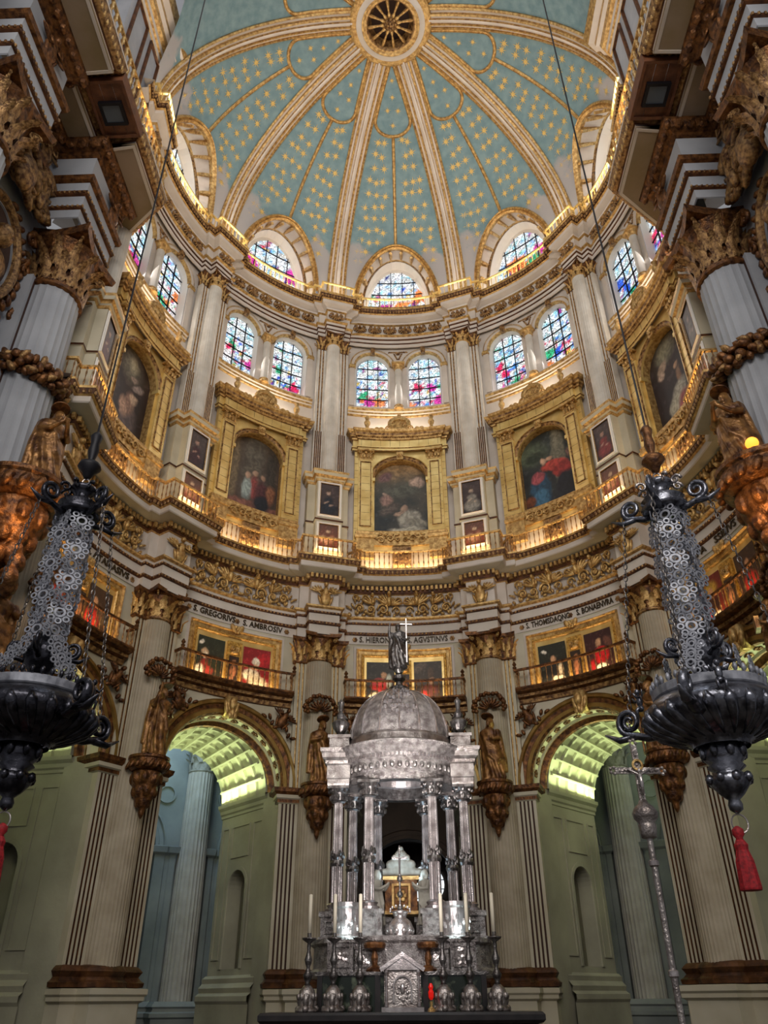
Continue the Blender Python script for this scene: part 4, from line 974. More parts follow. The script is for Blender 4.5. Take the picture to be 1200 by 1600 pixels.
for k in (-2.5, -1.5, -.5, .5, 1.5, 2.5):
    T = Thing('column_pedestal', 'high cream pedestal under the upper column, '+PIERN[k], 'pedestal', k*S, (0, 10.6, 18.12))
    T.part('body', lambda: MB().box(-.62, .62, 10.30, RU+.1, 18.1, 22.5).box(-.98, .98, 10.68, RU+.1, 18.1, 22.5), ['cream'], 'pbody')
    pp = [(-.98, RU), (-.98, 10.68), (-.62, 10.68), (-.62, 10.30), (.62, 10.30), (.62, 10.68), (.98, 10.68), (.98, RU)]
    T.part('cornice', lambda: MB().sweep(pp, [(0, 22.40), (-.04, 22.42), (-.06, 22.52), (-.12, 22.56), (-.12, 22.66), (-.20, 22.70), (-.24, 22.84), (-.26, 22.96), (.2, 23.0), (1.2, 23.02)], 'xy', mats=[1, 1, 0, 1, 1, 0, 1, 1, 1], cap=False), ['cream', 'gold'], 'pcorn')
    T.part('lower_moulding', lambda: MB().sweep(pp, [(0, 20.22), (-.05, 20.24), (-.05, 20.34), (0, 20.38)], 'xy', mats=[0, 1, 0], cap=False), ['cream', 'line'], 'plm')
    T.part('plinth', lambda: MB().sweep(pp, [(-.06, 18.12), (-.06, 18.5), (0, 18.6)], 'xy', cap=False), ['cream'], 'ppl')
    bl, lab = PIC[k]
    Q = Thing('pedestal_painting', lab, 'painting', k*S, (0, 10.28, 20.5))
    Q.part('canvas', painting_mb(-.44, .44, 20.56, 22.26, bl, ('2a2024', '4a3c3a'), k*3+11, n=16, y=10.27), ['paint'])
    picture_frame(Q, -.44, .44, 20.56, 22.26, 10.29, .13, ('reveal',), .06, key='pf1'); picture_frame(Q, -.44, .44, 20.56, 22.26, 10.275, .05, ('frame',), .05, key='pf2', name='gilt_slip')
    Q = Thing('pedestal_relief_painting', 'small reddish painting behind the gallery rail, '+PIERN[k], 'painting', k*S, (0, 10.28, 18.8))
    Q.part('canvas', painting_mb(-.44, .44, 18.85, 20.02, [(.3, .3, .18, .3, 20, 'b08870'), (.65, .35, .16, .28, -20, '9a6a50'), (.5, .7, .12, .1, 0, 'b49a80'), (.2, .15, .2, .1, 0, '7a4434')], ('6a3426', '5a4036'), k*3+31, n=14, y=10.27), ['paint'])
    picture_frame(Q, -.44, .44, 18.85, 20.02, 10.29, .12, ('reveal',), .06, key='pf3'); picture_frame(Q, -.44, .44, 18.85, 20.02, 10.275, .05, ('frame',), .05, key='pf4', name='gilt_slip')
    T = Thing('engaged_column', 'white fluted upper storey column with gilt capital, '+PIERN[k], 'column', k*S, (0, RAU, 23.0))
    T.part('shaft', lambda: fluted_shaft(.40, .36, 23.2, 31.70, RAU), ['fluted'], 'ushaft')
    T.part('base', lambda: MB().lathe([(.52, 23.0), (.54, 23.08), (.45, 23.14), (.47, 23.22), (.41, 23.28)], 32, c=(0, RAU, 0)), ['gold'], 'ubase')
    T.part('neck_ring', lambda: MB().lathe([(.37, 31.66), (.40, 31.69), (.40, 31.73), (.36, 31.76)], 24, c=(0, RAU, 0)), ['gold'], 'uneck')
    for s in (-1, 1):
        T.part('pilaster', lambda: pil_strip(*sorted((s*.38, s*.84)), 10.82, RU+.05, 25.8, 31.4, 2), ['fluted', 'gold', 'old'], 'upil%d' % s)
        T.part('pilaster_foot', lambda: pil_strip(*sorted((s*.38, s*.84)), 10.80, RU+.05, 23.0, 25.8, 4), ['fluted', 'gold', 'line'], 'upilf%d' % s)
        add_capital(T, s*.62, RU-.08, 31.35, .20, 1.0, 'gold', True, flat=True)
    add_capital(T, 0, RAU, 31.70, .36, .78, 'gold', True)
# ------------------------------------------------------------------ gilded aedicules with the large paintings
def aed(k):
    T = Thing('gilded_aedicule', 'gold leaf aedicule framing the arched painting of the '+BAYN[k], 'altarpiece', k*S, (0, RU, 18.12))
    B = RU
    T.part('body', lambda: archwall(-2.3, 2.3, 19.2, 25.1, [(0, 1.30, 20.3, 23.3, 1.15)], nx=10, y=-.18).box(-2.31, -2.30, -.18, .02, 19.2, 25.1).box(2.30, 2.31, -.18, .02, 19.2, 25.1).bend(B), ['leaf'], 'abody')
    for s in (-1, 1):
        T.part('pilaster', lambda: MB().box(*sorted((s*1.40, s*2.12)), -.34, -.15, 20.2, 24.35).bend(B), ['leaf'], 'apil%d' % s if False else 'aepil%d' % s)
        T.part('pilaster_base', lambda: MB().sweep([(s*2.2, 0), (s*2.2, -.36), (s*1.32, -.36), (s*1.32, 0)] if s < 0 else [(1.32, 0), (1.32, -.36), (2.2, -.36), (2.2, 0)], [(0, 19.6), (0, 19.8), (-.06, 19.84), (-.08, 19.98), (-.02, 20.05), (-.04, 20.16), (.04, 20.24)], 'xy', cap=False).box(*sorted((s*1.33, s*2.19)), -.35, -.1, 18.8, 20.2).bend(B), ['gold'], 'aebase%d' % s)
        T.part('panel_moulding', lambda: MB().sweep([(s*1.52, 20.5), (s*2.0, 20.5), (s*2.0, 24.2), (s*1.52, 24.2)], [(0, -.34), (.0, -.40), (.03, -.40), (.05, -.35)], 'xz', closed=True, cap=False).bend(B), ['old'], 'aepm%d' % s)
        def cp(s=s):
            m = MB(); cx = s*1.76
            m.box(cx-.36, cx+.36, -.36, -.1, 24.35, 24.42); m.box(cx-.32, cx+.32, -.34, -.1, 24.42, 24.8); m.box(cx-.44, cx+.44, -.5, -.1, 24.84, 24.94)
            for i in range(4): m.ell((cx-.24+.16*i, -.38, 24.56), (.07, .08, .14), 0, 6, 4)
            for q in (-1, 1):
                p, r_ = spiral(cx+q*.3, 24.76, .11, 1.4, .03, y=-.42, mir=q); m.tube(p, r_, 5)
            m.ell((cx, -.42, 24.76), (.08, .08, .08), 0, 6, 4); return m.bend(B)
        T.part('pilaster_capital', cp, ['gold'], 'aecap%d' % s)
    T.part('archivolt', lambda: MB().sweep(archpath(0, 1.30, 23.3, 23.301, 22, 1.15), [(-.26, -.15), (-.26, -.30), (-.20, -.34), (-.17, -.28), (-.10, -.28), (-.07, -.33), (0, -.28), (0, .06)], 'xz', mats=[0, 0, 1, 1, 0, 1, 0], cap=False).bend(B), ['leaf', 'old'], 'aearch')  # darker gold bands put moulding shade into the colour
    T.part('reveal', lambda: MB().sweep(archpath(0, 1.30, 20.25, 23.3, 22, 1.15), [(0, -.18), (0, .30)], 'xz', cap=False).bend(B), ['gold'], 'aerev')
    def jt():
        m = MB()
        for i in range(11):
            z = 20.4+.42*i
            for q in (-1, 1): m.box(*sorted((q*2.14, q*2.30)), -.19, -.175, z, z+.014); m.box(*sorted((q*1.42, q*1.50)), -.35, -.335, z+.2, z+.214); m.box(*sorted((q*2.02, q*2.10)), -.35, -.335, z+.1, z+.114); m.box(*sorted((q*1.56, q*1.96)), -.35, -.335, z, z+.014)
        for i in range(9): x = -2+.5*i; m.box(x, x+.014, -.37, -.35, 25.2, 25.6)
        return m.bend(B)
    T.part('leaf_joints', jt, ['old'], 'aejt', kind='stuff')
    T.part('impost', lambda: MB().box(-1.62, -1.28, -.34, 0, 23.12, 23.30).box(1.28, 1.62, -.34, 0, 23.12, 23.30).bend(B), ['leaf'], 'aeimp')
    T.part('keystone', lambda: rosette(MB().box(-.17, .17, -.42, -.15, 24.4, 24.86), 0, 24.64, .16, -.44).bend(B), ['gold'], 'aekey')
    xs = [(-2.42, 0), (-2.42, -.22), (-2.15, -.22), (-2.15, -.36)]+[(x, -.36) for x in lin(-2.0, 2.0, 10)]+[(2.15, -.36), (2.15, -.22), (2.42, -.22), (2.42, 0)]
    T.part('architrave', lambda: MB().sweep(xs, [(0, 24.94), (-.03, 24.96), (-.03, 25.08), (-.08, 25.1), (-.08, 25.16), (.0, 25.18), (.0, 25.62)], 'xy', mats=[1, 0, 1, 0, 1, 0], cap=False).bend(B), ['leaf', 'old'], 'aear')  # shading lines of the architrave painted in darker gold
    T.part('cornice', lambda: MB().sweep(xs, [(0, 25.60), (-.06, 25.62), (-.08, 25.70), (-.16, 25.74), (-.20, 25.80), (-.22, 25.92), (-.30, 25.98), (-.34, 26.10), (0.36, 26.12)], 'xy', mats=[1, 0, 1, 0, 1, 0, 0, 0], cap=False).bend(B), ['gold', 'old'], 'aeco')  # cornice shading painted as darker gold lines
    def dn():
        m = MB()
        for i in range(36): x = -2.08+4.16*i/35; m.box(x-.03, x+.03, -.47, -.36, 25.66, 25.76)
        return m.bend(B)
    T.part('dentils', dn, ['gold'], 'aedn', kind='stuff')
    def ped():
        m = MB()
        for s in (-1, 1):
            for (x, z, r) in ((.55, 26.36, .18), (.95, 26.28, .13), (.30, 26.52, .12)):
                p, q = spiral(s*x, z-.12, r, 1.5, .05, y=-.55, mir=s); m.tube(p, q, 5)
            m.ell((s*1.2, -.55, 26.2), (.14, .1, .1), 0, 6, 4)
        return m.bend(B)
    T.part('scroll_crest', ped, ['gold'], 'aecr', True, kind='stuff')
    def cart():
        m = MB().sweep([(.56*cos(t), 26.85+.44*sin(t)) for t in lin(0, 2*pi, 24)[:-1]], [(-.05, -.05), (-.06, -.2), (0, -.26), (.06, -.2), (.12, -.26), (.18, -.18), (.2, -.1)], 'xz', closed=True, cap=False)
        m.ell((0, -.12, 26.85), (.36, .12, .27), 0, 12, 6)
        for i in range(7): m.ell(((i-3)*.09, -.22, 26.83), (.04, .06, .16), (i-3)*.2, 6, 4)
        rosette(m, 0, 27.33, .14, -.2); m.v = [(x, y-.33, z-.28) for x, y, z in m.v]; return m.bend(B)
    T.part('cartouche', cart, ['gold'], 'aect', True)
    for s in (-1, 1):
        T.part('vase', lambda: MB().lathe([(.14, 26.1), (.14, 26.2), (.07, 26.28), (.16, 26.5), (.17, 26.6), (.08, 26.75), (.14, 26.9), (.03, 27.0)], 10, c=(s*1.72, -.52, 0)).bend(B), ['gold'], 'aev%d' % s, True)
    def pan():
        m = MB().box(-1.32, 1.32, -.30, -.1, 19.5, 20.28, nx=6)
        for s in (-1, 1):
            for (x, z, r) in ((1.0, 19.75, .2), (.55, 19.85, .2), (.2, 19.8, .14)):
                p, q = spiral(s*x, z, r, 1.5, .05, y=-.34, mir=s); m.tube(p, q, 5)
            for i in range(4): m.ell((s*(.2+.28*i), -.34, 20.05), (.14, .05, .06), s*.4, 6, 4)
        return m.bend(B)
    T.part('scroll_panel', pan, ['gold'], 'aepn')
    def leg():
        m = MB()
        m.box(-.45, .45, -.28, -.05, 18.2, 19.45, nx=2)
        for i in range(9): m.ell((-.3+.3*(i % 3), -.32, 18.4+.38*(i//3)), (.12, .06, .15), i, 6, 4)
        return m.bend(B)
    T.part('relief_block', leg, ['old'], 'aelg')
PAI = {-2: ([(.5, .80, .22, .26, 0, '6f6a5c', .5), (.55, .83, .10, .12, 0, 'a49a80', .4), (.62, .22, .20, .30, 10, '5a4a4c'), (.62, .38, .12, .2, 0, '8a6a5c'), (.5, .3, .10, .16, 20, 'b08c78'), (.68, .46, .09, .08, 0, 'c0a48c'), (.75, .62, .14, .06, 30, '8a7a74'), (.62, .68, .08, .05, 0, '907c70')], ('1c1014', '2e1e22'), 'dark painting of a glory of light above a robed figure'),
       -1: ([(.5, .62, .22, .9, 0, '5c564c', .5), (.12, .5, .10, .9, 0, '7a6a52', .3), (.85, .5, .10, .9, 0, '3a342e'), (.55, .32, .09, .26, 0, '7c3a38'), (.42, .30, .09, .22, 0, '8d9a98'), (.70, .28, .12, .28, 0, '48252a'), (.85, .28, .08, .2, 0, '8a5a40'), (.55, .52, .05, .06, 0, 'b0907a'), (.42, .48, .05, .06, 0, 'b0907a'), (.70, .49, .05, .06, 0, 'a0806a'), (.5, .08, .6, .10, 0, '7d5044'), (.7, .14, .16, .14, 0, '141a26')], ('3c2a26', '4c4034'), 'painting of a robed group before a grey column'),
       0: ([(.5, .9, .5, .2, 0, '9a7e5a', .6), (.55, .62, .36, .14, 10, '55564c', .6), (.22, .80, .12, .10, 30, '7a5a58'), (.80, .72, .13, .10, -20, 'a89080'), (.24, .48, .12, .10, 20, '9a7a70'), (.2, .55, .05, .05, 0, 'b49a88'), (.30, .35, .2, .08, 30, '5a4f48'), (.66, .22, .20, .20, -25, '9a968a', .2), (.80, .16, .18, .09, -10, '8a8678'), (.56, .36, .06, .06, 0, 'a08674'), (.47, .30, .10, .04, 20, 'a08674'), (.6, .08, .3, .05, 0, 'b0ac9c')], ('262c2e', '5e5648'), 'grey-brown painting of a kneeling white-robed figure under clouds'),
       1: ([(.72, .62, .12, .8, 0, '6e6a5a', .2), (.18, .75, .3, .2, 0, '56604c', .5), (.28, .70, .2, .1, 0, '30382c'), (.32, .26, .18, .34, 8, '24435a', .15), (.30, .13, .14, .22, 0, '3a6480', .15), (.28, .42, .12, .12, 0, '9a4a50', .15), (.62, .50, .26, .12, -10, 'a83e34', .12), (.75, .42, .20, .12, 0, '8c2c28', .12), (.78, .22, .18, .28, 0, '14161e', .15), (.42, .62, .06, .07, 0, 'c09a80'), (.54, .63, .06, .06, 0, 'b08a70'), (.1, .15, .1, .1, 0, '6a3a24'), (.92, .6, .07, .08, 0, '7a5a50')], ('1a1a20', '343a38'), 'painting of two embracing women in a blue cloak and a red mantle'),
       2: ([(.45, .84, .22, .18, 0, '7e7c68', .5), (.30, .70, .14, .08, 30, 'a08a78'), (.25, .62, .08, .06, 0, 'b09888'), (.62, .45, .06, .14, 0, '7a5a44'), (.55, .30, .20, .14, 30, '9a968a', .2), (.40, .16, .16, .20, 0, 'a09c8a', .2), (.66, .14, .20, .20, 0, '8c4044', .2), (.60, .58, .05, .05, 0, 'a8866c')], ('201a22', '30262c'), 'dark painting of a kneeling figure in white and rose')}
for k in (-2, -1, 0, 1, 2):
    aed(k)
    bl, bg, lab = PAI[k]
    Q = Thing('arched_painting', lab+', '+BAYN[k], 'painting', k*S, (0, RU, 20.3))
    top = lambda x: 23.3+1.2*sqrt(max(0, 1-(x/1.34)**2))
    Q.part('canvas', painting_mb(-1.33, 1.33, 20.28, 24.5, bl, bg, k+5, top=top, n=72, y=.16).bend(RU), ['paint'])
# ------------------------------------------------------------------ lower niche paintings
LOWP = {-2: [('a bearded red-robed saint by candlelight', [(.45, .25, .34, .3, 0, 'a82420'), (.5, .72, .12, .12, 0, 'c08a60'), (.6, .5, .2, .2, 0, '6a2018')], ('241410', '3a241a')), ('a bald bearded saint beside a tent cloth', [(.3, .3, .3, .3, 0, 'b02a24'), (.35, .68, .10, .13, 0, 'c49470'), (.75, .45, .2, .25, 30, '5c4a38')], ('20130e', '4a3424'))],
        -1: [('a white-bearded scholar with a dove', [(.3, .62, .13, .13, 0, 'b89a7c'), (.32, .55, .09, .12, 0, 'd0c4b0'), (.4, .25, .25, .3, 0, '8a2c28'), (.15, .85, .10, .06, 30, 'cac4b8'), (.15, .15, .15, .2, 0, 'd8d2c4'), (.7, .4, .3, .2, 0, '2a3022')], ('1a1812', '2c3024')), ('a bishop in a white mitre before a red curtain', [(.75, .7, .25, .35, -30, 'a01c22', .15), (.5, .66, .14, .16, 0, 'd0cabc', .15), (.5, .52, .09, .1, 0, 'b88c6c'), (.35, .32, .32, .2, 0, 'c8c2b2', .15), (.6, .15, .35, .22, 0, 'b8ae9a', .15)], ('701418', '841a1e'))],
        0: [('an old man in a red mantle', [(.62, .66, .10, .13, 0, 'a88464'), (.45, .40, .28, .24, 0, 'a42826', .15), (.4, .1, .3, .16, 0, 'c4beb0', .15), (.8, .5, .1, .25, 0, 'a4b0ac')], ('1a1612', '2c2820')), ('a mitred bishop with a crozier', [(.6, .70, .11, .2, 0, '4a3a2c'), (.62, .50, .09, .11, 0, '8a6c54'), (.55, .25, .3, .22, 0, '5c3028'), (.35, .1, .16, .2, 0, 'a82c24', .15), (.2, .85, .3, .14, 30, '5a4e44')], ('2a221c', '3c342c'))],
        1: [('a tonsured friar with a white dove', [(.5, .60, .10, .13, 0, 'b48e70'), (.45, .3, .25, .28, 0, '17181c'), (.2, .82, .10, .06, -30, 'd6d2c8'), (.75, .35, .08, .18, 0, 'b8ae9a'), (.62, .1, .22, .15, 0, 'c8c2b0', .15)], ('10100e', '23261e')), ('a cardinal in red with folded hands', [(.5, .72, .10, .13, 0, 'b48e70'), (.55, .42, .28, .28, 0, 'a0141c', .15), (.5, .12, .22, .14, 0, 'cfc9ba', .15), (.2, .2, .12, .2, 0, '8c141a'), (.85, .7, .12, .2, 30, '5a3830')], ('2a1012', '34181a'))],
        2: [('a haloed dark-robed saint writing', [(.5, .74, .26, .2, 0, '9c7c30', .4), (.5, .66, .11, .13, 0, 'a87e60'), (.45, .36, .28, .28, 0, '2a1410'), (.25, .25, .12, .2, 0, 'b4201e'), (.6, .12, .2, .16, 0, 'c8c0b0', .15)], ('54160f', '641c12')), ('a saint in a red cloak', [(.5, .68, .10, .13, 0, 'a87e60'), (.5, .3, .3, .3, 0, '9c1c1a')], ('241410', '3a241a'))]}
for k in (-2, -1, 0, 1, 2):
    F = Thing('double_picture_frame', 'broad gilt frame of two saints behind the lower balcony, '+BAYN[k], 'frame', k*S, (0, R0, 12.2))
    picture_frame(F, -1.98, 1.98, 12.2, 14.40, -.02, .22, ('white',), .10, R0, 'lf0', 'white_moulding') if False else None
    def fo_(): 
        def seg(pts): return pts
        path = [(-1.72, 12.2)]+[(-1.72, 14.14)]+[(x, 14.14) for x in lin(-1.5, 1.5, 10)]+[(1.72, 14.14), (1.72, 12.2)]
        return MB().sweep(path, [(0, 0), (0, -.05), (.04, -.10), (.10, -.10), (.13, -.05), (.26, -.06), (.30, -.14), (.34, -.14), (.36, -.04), (.46, -.04), (.48, 0)], 'xz', mats=[1, 1, 0, 0, 1, 1, 1, 1, 2, 2], cap=False).bend(R0)
    F.part('outer_frame', fo_, ['frame', 'gold', 'white'], 'lfo')
    F.part('backing', lambda: MB().box(-1.73, 1.73, -.02, .0, 12.2, 14.2, nx=8).bend(R0), ['leaf'], 'lfb')
    F.part('centre_panel', lambda: MB().box(-.32, .32, -.12, 0, 12.2, 13.98, nx=2).bend(R0), ['frame'], 'lfc')
    F.part('festoon', lambda: rosette(rosette(MB(), -.12, 13.66, .12, -.14), .12, 13.66, .12, -.14).ell((0, -.14, 13.5), (.2, .08, .08), 0, 8, 4).bend(R0), ['gold'], 'lff', True)
    F.part('crest', lambda: rosette(MB().ell((-.18, -.14, 14.55), (.12, .08, .2), -.5, 8, 5).ell((.18, -.14, 14.55), (.12, .08, .2), .5, 8, 5), 0, 14.5, .2, -.15).bend(R0), ['gold'], 'lfcr', True)
    for s in (-1, 1):
        lab, bl, bg = LOWP[k][0 if s < 0 else 1]
        Q = Thing('saint_painting', lab+', '+('left' if s < 0 else 'right')+' half, '+BAYN[k], 'painting', k*S, (0, R0, 12.3))
        x0, x1 = sorted((s*.42, s*1.62)); x0, x1 = min(x0, x1), max(x0, x1)
        Q.part('canvas', painting_mb(x0, x1, 12.22, 13.92, bl, bg, k*2+s+20, n=40, y=-.05).bend(R0), ['paint'])
    Q = Thing('cherub_painting', 'narrow cherub painting between the two saints, '+BAYN[k], 'painting', k*S, (0, R0, 12.3))
    Q.part('canvas', painting_mb(-.22, .22, 12.22, 13.35, [(.5, .78, .2, .2, 0, '9a6a4a'), (.5, .45, .3, .5, 0, 'a06a4c'), (.4, .15, .15, .4, 0, '8a5a40')], ('1c120c', '2a1c14'), k+40, n=8, y=-.14).bend(R0), ['paint'])
# ------------------------------------------------------------------ triumphal arch sides
def mirror(mb, s):
    if s > 0: mb.v = [(-.6-x, y, z) for x, y, z in mb.v]
    return mb
def MX(x, s): return x if s < 0 else -.6-x
SIDE = {-1: 'left', 1: 'right'}
YR = ((-2.1, -4.4), (-7.2, -9.6), (-12.2, -14.5))
def sidepath(xw, xr, grow=0):
    pts = [(xw, 1.6)]
    for a, b in YR: pts += [(xw, a+grow), (xr, a+grow), (xr, b-grow), (xw, b-grow)]
    return pts+[(xw, -16)]
for s in (-1, 1):
    nm = SIDE[s]; Wl = Thing('wall_'+nm, kind='structure')
    Wl.part('wall_panel', mirror(MB().box(-13.2, -12.0, -16, 1.8, 0, 24.2), s), ['pale'])
    Wl.part('wall_panel', mirror(MB().box(-13.2, -11.2, -16, -1.7, 28.0, 40).box(-13.2, -10.6, -5.2, -1.7, 28.0, 39), s), ['pale'])
    for (y0, y1) in ((-5.0, -3.5), (-3.3, -1.9)):
        Wl.part('panel_moulding', mirror(MB().sweep([(y0+.12, 29.5), (y1-.12, 29.5), (y1-.12, 37.4), (y0+.12, 37.4)], [(0, -10.6), (0, -10.5), (.10, -10.48), (.12, -10.6)], 'xz', closed=True, cap=False).tf(Matrix(((0, 1, 0, 0), (1, 0, 0, 0), (0, 0, 1, 0), (0, 0, 0, 1)))), s), ['line'])
    Wl.part('impost_cornice', mirror(MB().sweep([(-11.2, -1.2), (-10.6, -1.7), (-10.6, -5.2), (-11.2, -5.2), (-11.2, -16)], [(0, 37.6), (.05, 37.65), (.05, 38.0), (.14, 38.05), (.14, 38.4), (.3, 38.5), (.34, 38.8), (.5, 38.9), (.5, 39.2), (.75, 39.35), (.85, 39.7), (.9, 39.9), (-.5, 40)], 'xy', mats=[1, 0, 1, 0, 1, 1, 0, 1, 0, 1, 1, 0], cap=False), s), ['white', 'gold'])
    T3 = Thing('trim_%d' % (4 if s < 0 else 5), kind='structure')
    sp = sidepath(-11.9, -10.45)
    pr = [(0, 23.45), (.04, 23.47), (.04, 23.85), (.10, 23.88), (.10, 24.0), (.08, 24.02), (.08, 24.5), (.16, 24.53), (.16, 24.72), (.12, 24.75), (.14, 25.15), (.26, 25.2), (.30, 25.4), (.02, 25.42), (.02, 26.75), (.12, 26.8), (.14, 26.95)]
    mm = [0, 0, 1, 1, 1, 0, 1, 1, 1, 0, 2, 2, 0, 0, 2, 2]
    # path travels toward -y on the left side: left normal = +x (towards the centre)
    T3.part('entablature', mirror(MB().sweep(sp, pr, 'xy', mats=mm, cap=False), s), ['pale', 'line', 'brown'])
    unit = MB().ell((0, -.0, 0), (.06, .05, .06), 0, 5, 3)
    for d, z in ((.12, 23.94), (.18, 24.62)):
        T3.part('bead_moulding', mirror(joined_along(sp, d, z, .17, unit), s), ['old'], kind='stuff')
    T3.part('bed_moulding', mirror(MB().sweep(sp, [(.05, 26.9), (.32, 27.0), (.48, 27.2), (.50, 27.3), (0, 27.32)], 'xy', cap=False), s), ['brown'])
    T3.part('bed_leaves', mirror(joined_along(sp, .34, 27.08, .42, MB().ell((0, 0, 0), (.19, .14, .17), 0, 6, 4)), s), ['brown'], kind='stuff')
    lip = [(-12.0, .9), (-11.3, .2), (-8.85, -1.75), (-8.85, -4.85), (-10.2, -4.7), (-10.2, -6.7), (-8.8, -6.75), (-8.8, -16)]
    def slab(off, z0, z1):
        ins = MB().sweep(lip, [(-off, 0)], 'xy', cap=False).v; n = len(ins)
        vs = [(x, y, z0) for x, y, _ in ins]+[(-12.5, y if i not in (0,) else y, z0) for i, (x, y, _) in enumerate(ins)]
        vs += [(x, y, z1) for x, y, _ in vs]
        m = MB(); N = 2*n
        fs = [(i, i+1, n+i+1, n+i) for i in range(n-1)]+[(N+i, N+i+1, N+n+i+1, N+n+i) for i in range(n-1)]+[(i, i+1, N+i+1, N+i) for i in range(n-1)]
        return m.add(vs, fs)
    T3.part('soffit', mirror(slab(.28, 27.30, 27.4), s), ['soffit'])
    T3.part('corona', mirror(MB().sweep(lip, [(-.42, 27.38), (-.40, 27.28), (-.30, 27.28), (-.30, 27.52), (-.24, 27.54), (-.10, 27.60), (-.02, 27.86), (0, 27.98), (0, 28.08), (-2.5, 28.1)], 'xy', mats=[0, 0, 0, 1, 2, 2, 2, 0, 0], cap=False), s), ['white', 'line', 'old'])
    T3.part('leaf_moulding', mirror(joined_along(lip, -.10, 27.72, .24, MB().ell((0, 0, 0), (.09, .07, .13), .4, 5, 4)), s), ['gold'], kind='stuff')
    # wooden floor in the notch with its floodlight window
    fbx = Thing('wooden_hatch', 'brown plank hatch with a dark floodlight in the '+nm+' cornice soffit', 'hatch', 0, (MX(-9.55, s), -5.7, 27.3))
    for i in range(3): fbx.part('plank', mirror(MB().box(-10.15+.42*i, -9.75+.42*i, -6.72, -4.78, 27.45, 27.5), s), ['wood'])
    fbx.part('rim', mirror(MB().sweep([(-10.2, -6.75), (-8.88, -6.75), (-8.88, -4.75), (-10.2, -4.75)], [(0, 27.38), (0, 27.95), (.1, 27.95), (.1, 27.38)], 'xy', closed=True, cap=False, pclosed=True), s), ['wood'])
    fbx.part('floodlight_frame', mirror(MB().sweep([(-9.95, -6.05), (-9.15, -6.05), (-9.15, -5.25), (-9.95, -5.25)], [(0, 27.30), (0, 27.45), (.1, 27.45), (.1, 27.30)], 'xy', closed=True, cap=False, pclosed=True), s), ['black'])
    fbx.part('floodlight_glass', mirror(MB().box(-9.9, -9.2, -6.0, -5.3, 27.34, 27.4), s), ['lampglass'])
    R_ = Thing('side_railing', 'gilded railing on the big cornice at the top '+nm+' corner', 'railing', 0, (MX(-9, s), -8, 28.1))
    rp = [(-9.0, -2.0), (-9.0, -15.5)]; rp = [(MX(x, s), y) for x, y in rp]
    rail_run(R_, rp, 28.1, 1.15, .36, 'gold', 'gold', .085)
    area('cornice_uplight', (MX(-9.4, s), -4.5, 28.3), (MX(-9.8, s), -4.5, 31), .25, 6, 160, (1, .7, .38))
    for i, (a, b) in enumerate(((-4.9, -6.9),)):
        pass
    for (yy, zz, sc) in ((-5.15, 25.5, 1.35), (-6.6, 25.5, 1.3)):
        def fz(): return angel_relief(.95).tf(Matrix.Translation((-11.86, yy, zz)) @ Matrix.Rotation(pi/2, 4, 'Z') @ Matrix.Scale(sc, 4))
        T3.part('frieze_figure', mirror(fz(), s), ['old'], None, True)
    T3.part('frieze_figure', mirror(angel_relief(.95).tf(Matrix.Translation((-10.4, -2.6, 25.5)) @ Matrix.Rotation(pi/2, 4, 'Z') @ Matrix.Scale(1.35, 4)), s), ['brown'], None, True)
    T3.part('frieze_figure', mirror(angel_relief(.95).tf(Matrix.Translation((-10.4, -8.4, 25.5)) @ Matrix.Rotation(pi/2, 4, 'Z') @ Matrix.Scale(1.35, 4)), s), ['brown'], None, True)
    # giant column
    CX, CY = MX(-11.3, s), -3.0
    for idx, cy in enumerate((-3.0, -8.4)):
        T = Thing('giant_column', 'giant pale fluted column with gilt capital and fruit garland at the '+nm+' edge' if idx == 0 else 'second giant column nearer the viewer, its capital in the top '+nm+' corner', 'column', 0, (CX, cy, 0))
        T.part('pedestal', MB().box(CX-1.3, CX+1.3, cy-1.3, cy+1.3, 0, 2.4).box(CX-1.15, CX+1.15, cy-1.15, cy+1.15, 2.4, 2.7), ['pale'])
        T.part('shaft', MB().lathe([(1.0, 2.7), (.98, 9), (.86, 20.9), (.86, 21.0)], 24*4, c=(CX, cy, 0), flute=1, fd=.033), ['pale'])
        T.part('neck_ring', MB().lathe([(.88, 20.95), (.95, 21.0), (.95, 21.1), (.86, 21.15)], 40, c=(CX, cy, 0)), ['brown'])
        T.part('pilaster', mirror(MB().box(-12.05, -11.5, cy-1.05, cy+1.05, 2.7, 21.2), s), ['pale']); T.part('pilaster_line', mirror(MB().box(-11.56, -11.48, cy+.86, cy+.93, 3, 21).box(-11.56, -11.48, cy-.93, cy-.86, 3, 21), s), ['dark'], kind='stuff')
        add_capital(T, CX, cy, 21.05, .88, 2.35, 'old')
    # garland ring
    G = Thing('fruit_garland', 'thick gilded garland of fruit and leaves wound round the giant '+nm+' column', 'garland', 0, (CX, -3.0, 17.4))
    rs = random.Random(3+s); gm = MB()
    for i in range(40):
        t = 2*pi*i/40
        for j in range(3):
            q = 2*pi*j/3+i*.9; rr = 1.0+.14*cos(q)+.05; zz = 17.4+.26*sin(q)+.10*sin(3*t)
            gm.ell((CX+rr*cos(t), -3.0+rr*sin(t), zz), (.13+.10*rs.random(), .13, .10+.05*rs.random()), rs.random()*3, 8, 6)
    G.part('fruit', gm, ['brown'], None, True, kind='stuff')
    gl = MB()
    for i in range(26):
        t = 2*pi*i/26; gl.ell((CX+1.15*cos(t), -3.0+1.15*sin(t), 17.4+.22*(1 if i % 2 else -1)), (.26, .14, .10), i*1.3, 6, 4)
    G.part('leaves', gl, ['old'], None, True, kind='stuff')
    # oval medallion
    Md = Thing('oval_medallion', 'big oval gilt framed medallion at the '+nm+' edge', 'medallion', 0, (MX(-12, s), -5.75, 20.6))
